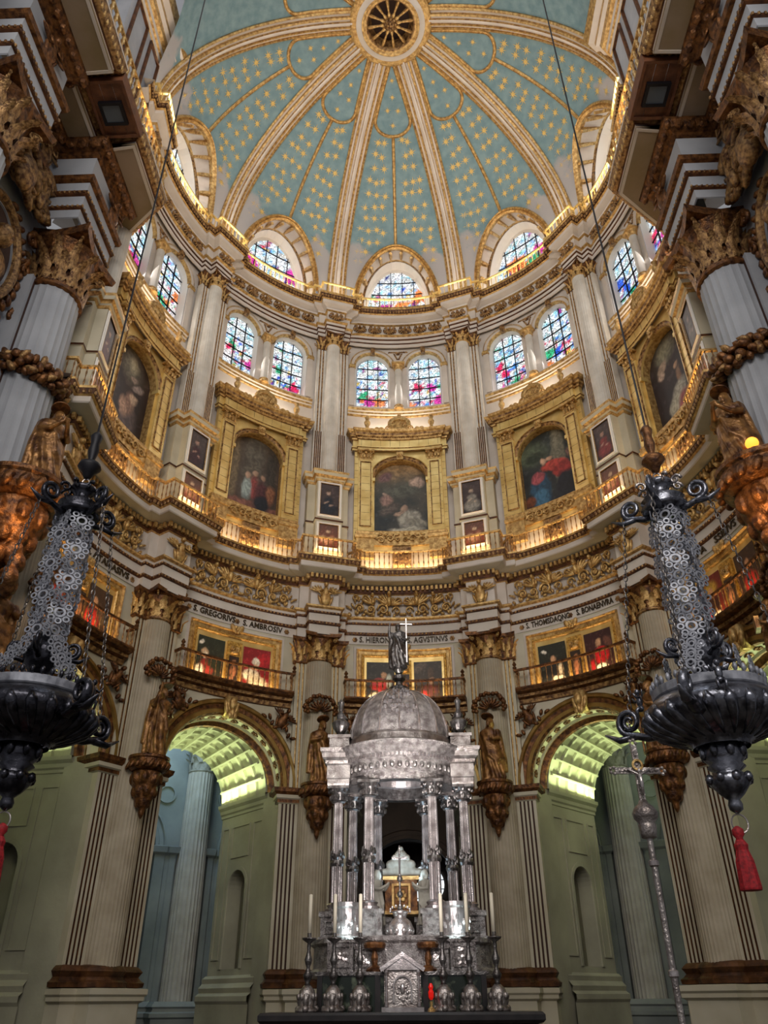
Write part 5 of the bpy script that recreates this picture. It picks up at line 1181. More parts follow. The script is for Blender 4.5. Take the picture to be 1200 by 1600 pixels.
    def yz(m): m.v = [(-12.0-(y), x, z) for x, y, z in m.v]; return mirror(m, s)
    el = [(-5.75+1.3*cos(t), 20.6+1.75*sin(t)) for t in lin(0, 2*pi, 40)[:-1]]
    Md.part('frame', yz(MB().sweep(el, [(-.34, 0), (-.34, -.10), (-.28, -.14), (-.26, -.06), (-.18, -.08), (-.08, -.26), (.04, -.28), (.12, -.18), (.14, -.08), (.2, -.1), (.22, 0)], 'xz', closed=True, cap=False, mats=[0, 0, 0, 1, 1, 1, 1, 1, 0, 0])), ['pale', 'old'])
    Md.part('field', yz(MB().add([(-5.75+1.1*cos(t), -.04, 20.6+1.55*sin(t)) for t in lin(0, 2*pi, 40)[:-1]], [tuple(range(40))])), ['dark'])
    bm = MB().ell((-5.75, -.35, 20.9), (.34, .34, .42), 0, 12, 8).ell((-5.75, -.2, 20.0), (.75, .3, .5), 0, 12, 8).ell((-5.75, -.6, 20.85), (.08, .12, .12), 0, 6, 4)
    Md.part('bust', yz(bm), ['old'], None, True)
    Sc = Thing('acanthus_cartouche', 'large curling gilded acanthus cartouche over the architrave at the top '+nm, 'carving', 0, (MX(-12, s), -6.3, 23.3))
    cm = MB()
    for (y, z, r, mr) in ((-5.0, 24.5, .5, 1), (-5.6, 23.7, .55, -1), (-4.7, 23.3, .38, 1), (-6.6, 24.6, .55, 1), (-6.4, 23.3, .6, -1)):
        p, q = spiral(y, z, r, 1.5, .17, y=-.5, mir=mr); cm.tube(p, q, 7)
    rs = random.Random(9)
    for i in range(26):
        cm.ell((-5.6+rs.uniform(-1.3, 1.2), -.4-.25*rs.random(), 23.9+rs.uniform(-.9, .9)), (.12+.1*rs.random(), .16, .35+.2*rs.random()), rs.uniform(-1, 1), 7, 5)
    cm.ell((-6.3, -.7, 23.2), (.5, .3, .7), 0, 12, 8)
    Sc.part('acanthus', yz(cm), ['old'], None, True)
    sc2 = MB()
    for (y, z, r, mr) in ((-4.3, 22.5, .28, 1), (-4.15, 21.3, .3, -1), (-3.95, 19.3, .24, 1), (-4.6, 18.3, .3, -1)):
        p, q = spiral(y, z, r, 1.3, .10, y=-.2, mir=mr); sc2.tube(p, q, 6); sc2.ell((y, -.2, z+.3), (.14, .12, .3), .4, 6, 5)
    for t in lin(radians(-60), radians(80), 12): sc2.ell((-5.75+1.62*cos(t), -.14, 20.6+2.1*sin(t)), (.12, .12, .2), t, 6, 4)
    Md.part('scrollwork', yz(sc2), ['brown'], None, True)
# ------------------------------------------------------------------ figures
def figure(H=2.3, seed=1, arms='pray', cloak=True, lean=0):
    """robed standing figure facing -y, one body; returns MB before remeshing"""
    m = MB(); rs = random.Random(seed); nf = rs.choice((9, 11)); ph = rs.random()*6
    lv = [(0, .165, .15), (.04, .175, .16), (.12, .165, .16), (.25, .15, .15), (.38, .145, .13), (.50, .128, .10), (.57, .118, .07), (.64, .13, .07), (.72, .145, .05), (.78, .135, .03), (.815, .085, .02), (.83, .046, 0), (.86, .042, 0)]
    vs = []; fs = []; n = 44
    for (z, r, fd) in lv:
        for i in range(n):
            t = 2*pi*i/n; fo = 1+fd*(abs(sin((t*nf+ph+z*9)/2))*2-1.1)*1.2; dx = .03*sin(z*5+ph)
            flat = .72 if z > .6 else .80
            vs.append(((r*fo*cos(t)+dx)*H, (r*fo*sin(t)*flat-.02)*H, z*H))
    for j in range(len(lv)-1):
        for i in range(n): a = j*n+i; b = j*n+(i+1) % n; fs.append((a, b, b+n, a+n))
    fs.append(tuple(range(n))[::-1]); fs.append(tuple((len(lv)-1)*n+i for i in range(n))); m.add(vs, fs)
    hx = .02*H*sin(ph)
    E = lambda c, r, rot=0: m.ell((c[0]*H, c[1]*H, c[2]*H), (r[0]*H, r[1]*H, r[2]*H), rot, 12, 8)
    E((hx/H, -.035, .915), (.052, .060, .073)); E((hx/H, -.015, .94), (.060, .062, .06)); E((hx/H, -.095, .91), (.012, .018, .02)); E((hx/H, -.075, .865), (.035, .035, .045)); E((hx/H, .02, .89), (.06, .045, .075))
    E((-.05+hx/H, -.03, .91), (.012, .018, .02)); E((.05+hx/H, -.03, .91), (.012, .018, .02))
    def limb(pts, r0, r1):
        k = len(pts); m.tube([(x*H, y*H, z*H) for x, y, z in pts], [(r0+(r1-r0)*i/(k-1))*H for i in range(k)], 10)
    def hand(x, y, z, d=-1):
        E((x, y, z), (.018, .026, .03))
        for i in range(4): m.tube([((x-.014+.009*i)*H, (y-.01)*H, (z+.015)*H), ((x-.016+.011*i)*H, (y-.03)*H, (z+.045-.006*abs(i-1.5))*H)], .0065*H, 5)
        m.tube([((x+.014)*H, y*H, z*H), ((x+.032)*H, (y-.015)*H, (z+.02)*H)], .007*H, 5)
    if arms == 'pray':
        for s in (-1, 1): limb([(s*.125, 0, .775), (s*.165, -.05, .64), (s*.10, -.15, .63), (s*.03, -.26, .70)], .048, .026); hand(s*.02, -.27, .72)
    elif arms == 'raise':
        limb([(-.125, 0, .775), (-.19, -.03, .68), (-.20, -.10, .80), (-.19, -.12, .90)], .047, .024); hand(-.19, -.125, .93)
        limb([(.125, 0, .775), (.17, -.03, .64), (.14, -.12, .60), (.06, -.16, .62)], .048, .026); hand(.05, -.17, .63)
    elif arms == 'chest':
        limb([(-.125, 0, .775), (-.18, -.04, .64), (-.08, -.13, .66)], .05, .028); hand(-.06, -.14, .68)
        limb([(.125, 0, .775), (.18, -.05, .65), (.20, -.14, .62)], .05, .028); hand(.2, -.16, .64)
    else:
        limb([(-.125, 0, .775), (-.17, -.02, .62), (-.20, -.06, .5)], .048, .026); hand(-.2, -.08, .48)
        limb([(.125, 0, .775), (.17, -.04, .64), (.10, -.13, .62)], .05, .028); hand(.08, -.15, .63)
    if cloak:
        for i in range(6):
            t = i/5; m.tube([((-.14+.02*i)*H, (-.05-.01*i)*H, (.78-.02*i)*H), ((-.02+.01*i)*H, (-.13-.004*i)*H, (.60-.045*i)*H), ((.13+.004*i)*H, (-.07)*H, (.50-.05*i)*H)], [.022*H, .028*H, .02*H], 7)
        for i in range(5): m.tube([((.12+.012*i)*H, (-.05+.03*i)*H, .55*H), ((.15+.012*i)*H, (-.05+.035*i)*H, .32*H), ((.13+.02*i)*H, (-.03+.03*i)*H, .12*H)], [.02*H, .027*H, .018*H], 7)
        for s in (-1, 1): m.tube([(s*.13*H, .03*H, .77*H), (s*.16*H, .05*H, .5*H), (s*.17*H, .06*H, .15*H)], [.05*H, .05*H, .045*H], 8)
    for s in (-1, 1): E((s*.06, -.13, .015), (.03, .06, .02))
    return m
FIGM = {}
def statue(name, label, cat, pos, rz, H, arms, seed, matn='statue', halo=True, extra=None, vox=75):
    T = Thing(name, label, cat, 0, (0, 0, 0)); T.o.location = pos; T.o.rotation_euler = (0, 0, rz)
    key = (arms, seed, matn, H)
    if key not in FIGM: FIGM[key] = remesh(figure(H, seed, arms), 'body', [matn], H/vox, 2)
    link('body', FIGM[key], T.o)
    if halo: link('halo', getmesh('halo', lambda: MB().lathe([(.01, 0), (.24, .0), (.25, .02), (.24, .05), (.01, .06)], 20, cap=False), ['brown']), T.o, (0, -.05*H, H*1.0), 0, H/2.4, (radians(-20), 0, 0))
    if extra: extra(T, H)
    return T
def staff(T, H): link('staff', MB().tube([(-.25*H, -.1*H, 0), (-.19*H, -.13*H, 1.0*H)], .018*H, 6).mesh('staff', ['statue']), T.o)
def book(T, H): link('book', MB().box(-.02*H, .16*H, -.22*H, -.17*H, .60*H, .74*H).mesh('book', ['statuel']), T.o)
def fullcross(T, H): link('cross', MB().box(.06*H, .10*H, -.2*H, -.17*H, .1*H, 1.1*H).box(-.06*H, .22*H, -.2*H, -.17*H, .85*H, .89*H).mesh('cross', ['statue']), T.o)
def corbel(name, label, pos, rz, R, Hh, matn='brown'):
    T = Thing(name, label, 'corbel', 0, (0, 0, 0)); T.o.location = pos; T.o.rotation_euler = (0, 0, rz)
    q = R/.72; h = Hh/1.9
    link('ledge', MB().lathe([(.55*q, -.45*h), (.66*q, -.40*h), (.72*q, -.3*h), (.70*q, -.12*h), (.74*q, -.08*h), (.74*q, 0)], 28).mesh('ledge', [matn]), T.o)
    g = MB()
    for i in range(18): t = 2*pi*i/18; g.ell((.70*q*cos(t), .70*q*sin(t), -.28*h), (.09*q, .09*q, .16*h), .5, 6, 4)
    link('gadroon', g.mesh('gadroon', [matn], True), T.o, kind='stuff')
    b = MB().lathe([(.52*q, -.45*h), (.5*q, -.8*h), (.36*q, -1.15*h), (.30*q, -1.4*h), (.12*q, -1.6*h), (.10*q, -1.75*h), (.02*q, -1.9*h)], 16)
    for i in range(8):
        t = 2*pi*i/8
        b.ell((.48*q*cos(t), .48*q*sin(t), -.68*h), (.13*q, .13*q, .20*h), 0, 6, 5); b.ell((.36*q*cos(t+.3), .36*q*sin(t+.3), -1.08*h), (.13*q, .13*q, .18*h), 0, 6, 5); b.ell((.2*q*cos(t), .2*q*sin(t), -1.42*h), (.10*q, .10*q, .15*h), 0, 6, 4)
    link('foliage', remesh(b, 'foliage', [matn], .035, 1), T.o)
    return T
def canopy(label, a, r, z):
    T = Thing('shell_canopy', label, 'canopy', 0, (0, 0, 0)); T.o.location = P(a, r, z); T.o.rotation_euler = (0, 0, -a)
    sm = MB()
    for i in range(9): t = radians(15+150*i/8); sm.ell((.30*cos(t), -.12, .30*sin(t)), (.06, .12, .22), pi/2-t, 6, 5)
    link('shell', sm.mesh('shell', ['brown'], True), T.o)
    g = MB(); rs = random.Random(5)
    for i in range(30):
        t = radians(-25+230*i/29); g.ell((.62*cos(t)+rs.uniform(-.05, .05), -.16+rs.uniform(-.08, .04), .12+.52*sin(t)+rs.uniform(-.05, .05)), (.10, .09, .09), 0, 6, 4)
    link('garland', g.mesh('garland', ['brown'], True), T.o, kind='stuff'); return T
for k, arms, ex in ((-1.5, 'raise', staff), (-.5, 'chest', None), (.5, 'down', None), (1.5, 'raise', staff), (-2.5, 'pray', book), (2.5, 'chest', book)):
    a = k*S; r = 10.13
    statue('apostle_statue', 'brown gilded standing apostle with halo on a corbel, '+PIERN[k], 'statue', P(a, r, 8.50), -a+(.25 if k < 0 else -.25), 2.42, arms, int(20+k*4), 'statue', True, ex)
    corbel('statue_corbel', 'brown carved corbel under the apostle statue, '+PIERN[k], P(a, 10.28, 8.50), -a, .66, 1.95)
    canopy('brown shell and fruit garland above the apostle statue, '+PIERN[k], a, 10.55, 11.35)
for s in (-1, 1):
    nm = SIDE[s]
    statue('kneeling_king_statue' if False else 'praying_statue', 'large gilded robed figure with joined hands before the giant '+nm+' column', 'statue', (MX(-9.85, s), -3.3, 13.55), (s*-.9), 2.55, 'pray', 40+s, 'statue', True)
    corbel('statue_corbel', 'big gilded gadrooned corbel bulging from the giant '+nm+' column', (MX(-10.3, s), -3.2, 13.55), 0, 1.15, 3.1, 'brown')
    hm = MB()
    rs = random.Random(2)
    for i in range(16): hm.ell((MX(-10.3, s)+rs.uniform(-.55, .55), -3.6+rs.uniform(-.4, .2), 10.9+rs.uniform(-.6, .7)), (.26, .26, .3), 0, 8, 6)
    hd = Thing('carved_heads', 'cluster of carved gilded heads and leaves beneath the big '+nm+' corbel', 'carving', 0, (MX(-10.3, s), -3.4, 10.2))
    me = remesh(hm, 'heads', ['brown'], .05, 1); link('heads', me, hd.o, (-MX(-10.3, s), 3.4, -10.2))
statue('apostle_statue', 'brown gilded robed figure low on the giant left column behind the hanging lamp', 'statue', (-10.35, -2.5, 8.45), .6, 2.4, 'chest', 77)
corbel('statue_corbel', 'brown corbel low on the giant left column, at the left picture edge', (-10.4, -2.5, 8.45), 0, .8, 1.9)
lampb = MB().ell((0, 0, 0), (.17, .17, .17), 0, 14, 10); o = Thing('round_lamp', 'small round glowing amber lamp beside the upper right corbel', 'lamp', 0, (0, 0, 0)); o.o.location = (9.3, -3.9, 13.9)
link('globe', lampb.mesh('globe', ['amberlamp'], True), o.o); link('base', MB().lathe([(.12, -.3), (.08, -.15)], 12).mesh('base', ['black']), o.o)
for s in (-1, 1):
    l = bpy.data.lights.new('corbel_lamp', 'POINT'); l.energy = 60; l.color = (1, .55, .2); l.shadow_soft_size = .1; o = bpy.data.objects.new('corbel_lamp', l); COL.objects.link(o); o.location = (MX(-9.2, s), -4.3, 11.9)
# ------------------------------------------------------------------ silver temple (tabernacle) and altar
TX, TY = -.10, -1.0
TB = Thing('silver_temple', 'tall round silver temple with fluted columns and ribbed dome behind the altar', 'tabernacle', 0, (TX, TY, 0))
def tp(name, mb, mats, **k): return TB.part(name, mb, mats, **k)
c0 = (TX, TY, 0)
tp('stone_core', MB().lathe([(1.75, 0), (1.75, 2.0)], 32, c=c0), ['marble'])
tp('stepped_plinth', MB().lathe([(2.05, 2.0), (2.05, 2.1), (1.95, 2.16), (1.95, 2.55), (2.02, 2.6), (2.02, 2.68), (1.8, 2.7)], 48, c=c0), ['silvere'])
cols = [(-.72, -.98), (.72, -.98), (-1.46, -.42), (1.46, -.42), (-1.18, .5), (1.18, .5), (-.6, 1.1), (.6, 1.1)]
def tcol():
    return MB().lathe([(.125, 3.38), (.125, 4.18), (.12, 4.2)], 64, flute=1, fd=.16)
def tcol2():
    return MB().lathe([(.115, 4.22), (.10, 5.52)], 64, flute=1, fd=.16)
for i, (x, y) in enumerate(cols):
    col = link('temple_column', getmesh('tcb', lambda: MB().lathe([(.24, 3.22), (.24, 3.28), (.18, 3.31), (.21, 3.36), (.16, 3.40)], 20), ['silverp']), TB.o, (x, y, 0))
    link('lower_shaft', getmesh('tc1', tcol, ['silverp']), col); link('upper_shaft', getmesh('tc2', tcol2, ['silverp']), col)
    def band():
        m = MB().lathe([(.14, 4.14), (.16, 4.2), (.14, 4.27)], 16)
        for j in range(12): t = 2*pi*j/12; m.ell((.13*cos(t), .13*sin(t), 4.36+.05*sin(j*2)), (.045, .045, .07), 0, 5, 4)
        return m
    link('garland_band', getmesh('tbnd', band, ['silverd']), col)
    def tcap():
        m = MB().lathe([(.14, 5.50), (.17, 5.53), (.14, 5.56), (.17, 5.72), (.25, 5.8)], 16).box(-.25, .25, -.25, .25, 5.80, 5.86)
        for j in range(8): t = 2*pi*j/8; m.ell((.18*cos(t), .18*sin(t), 5.62), (.05, .05, .07), 0, 5, 4); m.ell((.22*cos(t), .22*sin(t), 5.76), (.05, .05, .05), 0, 5, 4)
        return m
    link('column_capital', getmesh('tcap', tcap, ['silverd']), col)
    big = abs(y) > .5 and abs(x) < 1 or abs(x) > 1.5
    pdm = lambda: MB().box(-.30, .30, -.30, .30, 2.68, 3.12).box(-.34, .34, -.34, .34, 3.12, 3.22).box(-.34, .34, -.34, .34, 2.66, 2.74).sweep([(-.22, 2.8), (.22, 2.8), (.22, 3.06), (-.22, 3.06)], [(0, -.30), (0, -.34), (.04, -.34), (.04, -.30)], 'xz', closed=True, cap=False)
    link('column_pedestal', getmesh('tped', pdm, ['silvere']), TB.o, (x, y, 0))
# entablature: ring with broken-forward corners
ring = []
def tring(r):
    pts = []
    for i in range(64):
        t = 2*pi*i/64; pts.append((TX+r*cos(t), TY+r*sin(t)))
    return pts
ep = [(0, 5.86), (-.03, 5.9), (-.03, 6.0), (-.07, 6.02), (-.06, 6.05), (-.06, 6.32), (-.12, 6.35), (-.14, 6.42), (-.26, 6.48), (-.28, 6.58), (-.34, 6.62), (-.36, 6.68), (.3, 6.70)]
tp('entablature', MB().sweep(tring(1.26), ep, 'xy', closed=True, cap=False), ['silvere'])
tp('inner_ring', MB().sweep(tring(1.02), [(0, 6.68), (0, 5.86), (-.26, 5.86)], 'xy', closed=True, cap=False), ['silverd'])
tp('dentils', joined_along(tring(1.26)+[tring(1.26)[0]], -.1, 6.35, .09, MB().box(-.025, .025, -.08, .05, 0, .08)), ['silverp'], kind='stuff')
frz = MB()
for i in range(48): t = 2*pi*i/48; frz.ell((TX+1.32*cos(t), TY+1.32*sin(t), 6.18), (.06, .05, .08), 0, 6, 4)
tp('frieze_rosettes', frz, ['silverd'], kind='stuff')
tp('cove_ceiling', MB().lathe([(1.26, 5.95), (1.10, 6.0), (1.06, 6.12), (.95, 6.16), (.92, 6.3), (.7, 6.4), (.66, 6.55), (.35, 6.65), (.02, 6.7)], 48, c=c0, cap=False), ['silverp'])
for sx in (-1, 1):
    for sy in (-1, 1):
        x = TX+sx*1.46; y = TY+sy*.42+(0 if sy < 0 else .5)
        q = MB().sweep([(x-.24, y-.24), (x+.24, y-.24), (x+.24, y+.24), (x-.24, y+.24)], [(o*.55, z) for o, z in ep[:-1]], 'xy', closed=True, cap=False)
        q.box(x-.43, x+.43, y-.43, y+.43, 6.64, 6.70).box(x-.24, x+.24, y-.24, y+.24, 6.7, 6.98).box(x-.28, x+.28, y-.28, y+.28, 6.98, 7.05)
        tp('corner_entablature', q, ['silver'])
        u = MB().lathe([(.16, 7.05), (.08, 7.12), (.2, 7.3), (.22, 7.4), (.10, 7.5), (.12, 7.58), (.05, 7.7), (.07, 7.86), (.09, 7.92), (.01, 8.02)], 12, c=(x, y, 0)); tp('urn_finial', u, ['silverd'])
tp('drum', MB().lathe([(1.45, 6.70), (1.42, 6.75), (1.36, 6.78), (1.34, 6.92), (1.30, 6.95), (1.26, 7.0)], 48, c=c0, cap=False), ['silver'])
dm = [(1.25*cos(t)**.85 if t < 1.5 else 0.16, 7.0+1.30*sin(t)) for t in lin(0, 1.44, 12)]
tp('dome_shell', MB().lathe(dm, 64, c=c0, cap=False), ['silvere'], smooth=True)
for i in range(16):
    t = 2*pi*i/16; pts = [(TX+(r+.01)*cos(t), TY+(r+.01)*sin(t), z) for r, z in dm]; tp('dome_rib', MB().tube(pts, .028, 6), ['silverp'])
pm = MB()
rs = random.Random(4)
for i in range(46):
    t = -pi/2+rs.uniform(-.33, .33); j = rs.uniform(3, 10); r, z = dm[int(j)]; pm.ell((TX+(r+.01)*cos(t), TY+(r+.01)*sin(t), z), (.05, .04, .06), 0, 5, 4)
tp('embossed_scrolls', pm, ['silverp'], kind='stuff')
tp('lantern', MB().lathe([(.34, 8.24), (.36, 8.30), (.28, 8.36), (.26, 8.42), (.10, 8.5), (.08, 8.58), (.17, 8.66), (.18, 8.74), (.08, 8.8), (.13, 8.9), (.14, 8.96)], 20, c=c0), ['silverd'])
st = statue('crowning_statue', 'dark silver draped figure with raised arm holding a tall cross atop the silver temple', 'statue', (TX, TY, 8.95), .1, 1.28, 'raise', 91, 'silverd', False, None, 70)
link('cross', MB().box(.19, .22, -.12, -.09, .15, 1.40).box(.04, .37, -.12, -.09, 1.22, 1.25).mesh('cross', ['silverp']), st.o)
# interior: chest on white carved base, side angels
CH = Thing('gilt_chest', 'small gilded chest with a carved square panel inside the silver temple', 'chest', 0, (-.14, .2, 3.68))
CH.o.location.z += .30
CH.part('body', MB().box(-.52, .24, -.1, .5, 3.05, 3.72), ['brown']); CH.part('lid', MB().box(-.57, .29, -.15, .5, 3.72, 3.80), ['gold']); CH.part('foot', MB().box(-.57, .29, -.15, .5, 2.99, 3.06), ['gold'])
CH.part('panel_moulding', MB().sweep([(-.36, 3.12), (.08, 3.12), (.08, 3.64), (-.36, 3.64)], [(0, -.1), (0, -.14), (.05, -.14), (.07, -.1)], 'xz', closed=True, cap=False), ['gold']); CH.part('panel_carving', rosette(MB(), -.14, 3.38, .15, -.11), ['gold'])
Cr = Thing('cloud_crest', 'pale plaster cloud crest with scrolls resting on the gilt chest', 'carving', 0, (-.14, .2, 4.10)); Cr.o.scale = (.9, 1, .72)
cm = MB()
for i, (x, z, r) in enumerate([(-.62, 3.95, .14), (-.42, 3.98, .17), (-.14, 4.0, .22), (.14, 3.98, .17), (.34, 3.95, .14), (-.4, 4.2, .15), (-.14, 4.25, .2), (.12, 4.2, .15), (-.14, 4.5, .17), (-.3, 4.42, .1), (.02, 4.42, .1), (-.14, 4.7, .08)]): cm.ell((x, .15, z), (r, .16, r), 0, 10, 7)
link('clouds', remesh(cm, 'clouds', ['plaster'], .03, 1), Cr.o, (.14, -.2, -3.8))
Ac = Thing('altar_crucifix', 'thin silver crucifix standing before the gilt chest', 'cross', 0, (-.14, -2.3, 2.9)); Ac.o.location.z += .18
Ac.part('upright', MB().tube([(-.14, -2.3, 2.95), (-.14, -2.3, 4.25)], .022, 8), ['silverd']); Ac.part('crossbar', MB().box(-.30, .02, -2.32, -2.28, 3.98, 4.02), ['silverp'])
Ac.part('corpus', MB().tube([(-.14, -2.35, 4.0), (-.14, -2.35, 3.7)], [.03, .015], 6).tube([(-.26, -2.35, 4.04), (-.14, -2.35, 3.98), (-.02, -2.35, 4.04)], .012, 5).ell((-.14, -2.36, 4.05), (.025, .025, .03)), ['silverp'])
for z in (3.6, 3.3, 3.05): Ac.part('knop', MB().ell((-.14, -2.3, z), (.06, .06, .07), 0, 10, 7), ['silverd'])
for s in (-1, 1):
    statue('kneeling_angel', 'white plaster angel leaning in from the '+SIDE[s]+' beside the gilt chest', 'statue', (-.14+s*.56, -.9, 3.0), -s*1.1, 1.15, 'pray', 60+s, 'plaster', False, None, 60)
Mo = Thing('silver_pedestal_bust', 'bright embossed silver reliquary bust at the middle of the temple floor', 'reliquary', 0, (-.14, -2.45, 2.66)); Mo.o.location.z = 2.60; Mo.o.scale = (.85, .85, .80)
mm_ = MB().lathe([(.30, 2.62), (.34, 2.7), (.26, 2.78), (.33, 2.95), (.25, 3.12), (.14, 3.2), (.17, 3.28), (.22, 3.34), (.05, 3.38)], 20, c=(-.14, -2.45, 0))
for i in range(10): t = 2*pi*i/10; mm_.ell((-.14+.27*cos(t), -2.45+.27*sin(t), 2.9), (.08, .08, .10), 0, 6, 4); mm_.ell((-.14+.3*cos(t), -2.45+.3*sin(t), 2.7), (.06, .06, .06), 0, 6, 4)
Mo.part('body', remesh(mm_, 'body', ['silverp'], .02, 1) if False else mm_, ['silverp'], smooth=True)
cr = MB()
for i in range(9): t = radians(-10+200*i/8); cr.ell((-.14+.24*cos(t), -2.45, 3.36+.12*sin(t)), (.03, .03, .04), 0, 6, 4)
Mo.part('crown', cr, ['silverp'])
# altar
AT = Thing('high_altar', 'long black topped altar table with carved front at the bottom centre', 'altar', 0, (-.12, -3.6, 0))
AT.part('top', MB().sweep([(-2.62, -4.1), (2.36, -4.1), (2.36, -2.9), (-2.62, -2.9)], [(0.08, 1.24), (0, 1.26), (-.04, 1.30), (-.04, 1.38), (0, 1.42), (1.2, 1.42)][:5], 'xy', closed=True, cap=False).box(-2.6, 2.34, -4.08, -2.92, 1.30, 1.42), ['table'])
for i in range(3):
    x0 = -2.5+1.6*i; AT.part('front_panel', MB().box(x0+.04, x0+1.56, -4.0, -3.9, .1, 1.22).sweep([(x0+.1, .2), (x0+1.5, .2), (x0+1.5, 1.14), (x0+.1, 1.14)], [(0, -4.0), (0, -4.05), (.06, -4.05), (.06, -4.0)], 'xz', closed=True, cap=False), ['tablef'])
AT.part('body', MB().box(-2.5, 2.3, -3.92, -2.95, 0, 1.3), ['tablef'])
GR = Thing('marble_gradine', 'green black marble block standing on the altar behind the candlesticks', 'altar', 0, (-.12, -3.0, 1.42))
GR.part('block', MB().box(-1.72, 1.48, -3.25, -2.6, 1.42, 2.02), ['marble']); 
for x in (-1.72, -.62, .28, 1.38): GR.part('pilaster', MB().box(x, x+.10, -3.29, -3.2, 1.42, 2.02), ['table'])
GR.part('top_moulding', MB().box(-1.76, 1.52, -3.3, -2.55, 2.0, 2.06), ['silverd'])
TBr = Thing('tabernacle_door', 'small silver gabled tabernacle at the centre of the altar', 'tabernacle', 0, (-.12, -3.35, 1.42))
TBr.part('body', MB().box(-.44, .24, -3.48, -3.2, 1.48, 2.08), ['silver']); TBr.part('plinth', MB().box(-.49, .29, -3.52, -3.2, 1.42, 1.49), ['silverp'])
TBr.part('pediment', MB().add([(-.52, -3.54, 2.08), (.32, -3.54, 2.08), (-.10, -3.54, 2.34), (-.52, -3.2, 2.08), (.32, -3.2, 2.08), (-.10, -3.2, 2.34)], [(0, 1, 2), (3, 5, 4), (0, 2, 5, 3), (1, 4, 5, 2), (0, 3, 4, 1)]).sweep([(-.52, 2.09), (-.10, 2.35), (.32, 2.09)], [(-.05, -3.54), (-.05, -3.58), (.02, -3.58), (.02, -3.54)], 'xz'), ['silverp'])
for x in (-.40, .20): TBr.part('colonnette', MB().lathe([(.04, 1.5), (.04, 1.56), (.025, 1.58), (.025, 1.98), (.045, 2.04), (.045, 2.08)], 12, c=(x, -3.5, 0)), ['silverp'])
TBr.part('door_arch', MB().sweep(archpath(-.10, .15, 1.56, 1.82, 12), [(-.03, -3.48), (-.03, -3.53), (0, -3.53), (0, -3.47)], 'xz', cap=False), ['silverp'])
dr = MB().ell((-.10, -3.49, 1.78), (.05, .03, .09), 0, 8, 5)
for i in range(8): dr.ell((-.10+.09*cos(i*.8), -3.485, 1.72+.12*sin(i*.8)), (.03, .02, .035), i, 6, 4)
TBr.part('door_relief', dr, ['silverp'], smooth=True)
# silver frontal band behind (front of the temple plinth)
FB = Thing('silver_frontal', 'embossed silver panel band between the marble block and the temple columns', 'panel', 0, (-.12, -2.8, 2.06))
for (x0, x1, z1) in ((-1.60, -1.05, 2.62), (-1.05, -.62, 2.50), (-.62, .38, 2.66), (.38, .82, 2.50), (.82, 1.36, 2.62)):
    m = MB().box(x0+.02, x1-.02, -2.9, -2.75, 2.06, z1).box(x0, x1, -2.94, -2.75, z1-.05, z1).sweep([(x0+.07, 2.14), (x1-.07, 2.14), (x1-.07, z1-.1), (x0+.07, z1-.1)], [(0, -2.9), (0, -2.93), (.03, -2.93), (.03, -2.9)], 'xz', closed=True, cap=False)
    FB.part('panel', m, ['silvere'])
    o_ = MB(); rs = random.Random(int(x0*10))
    for i in range(int((x1-x0)*16)): o_.ell((rs.uniform(x0+.14, x1-.14), -2.9, rs.uniform(2.2, z1-.16)), (.04, .025, .05), rs.uniform(0, 3), 5, 4)
    FB.part('embossing', o_, ['silverp'], kind='stuff')
for s in (-1, 1):
    cxx = -.12+s*1.14
    L = Thing('lit_drum', 'glowing white embossed silver drum on the '+SIDE[s]+' of the temple base', 'reliquary', 0, (cxx, -2.35, 2.66))
    L.part('drum', MB().lathe([(.30, 2.62), (.32, 2.7), (.28, 2.74), (.29, 3.2), (.33, 3.24), (.33, 3.32)], 28, c=(cxx, -2.3, 0)), ['silverp'])
    e = MB()
    for i in range(24): t = 2*pi*i/24; e.ell((cxx+.28*cos(t), -2.3+.28*sin(t), 2.95+.1*sin(i*2.2)), (.04, .04, .07), 0, 5, 4)
    L.part('embossing', e, ['silverp'], kind='stuff')
    L2 = Thing('turned_stool', 'small brown turned stand on the '+SIDE[s]+' of the central silver panel', 'stand', 0, (-.12+s*.6, -3.05, 2.06))
    L2.part('top', MB().lathe([(.05, 2.42), (.2, 2.46), (.22, 2.52), (.2, 2.56)], 16, c=(-.12+s*.52, -3.0, 0)), ['brown']); L2.part('stem', MB().lathe([(.16, 2.06), (.17, 2.1), (.05, 2.18), (.07, 2.3), (.04, 2.42)], 14, c=(-.12+s*.52, -3.0, 0)), ['brown'])
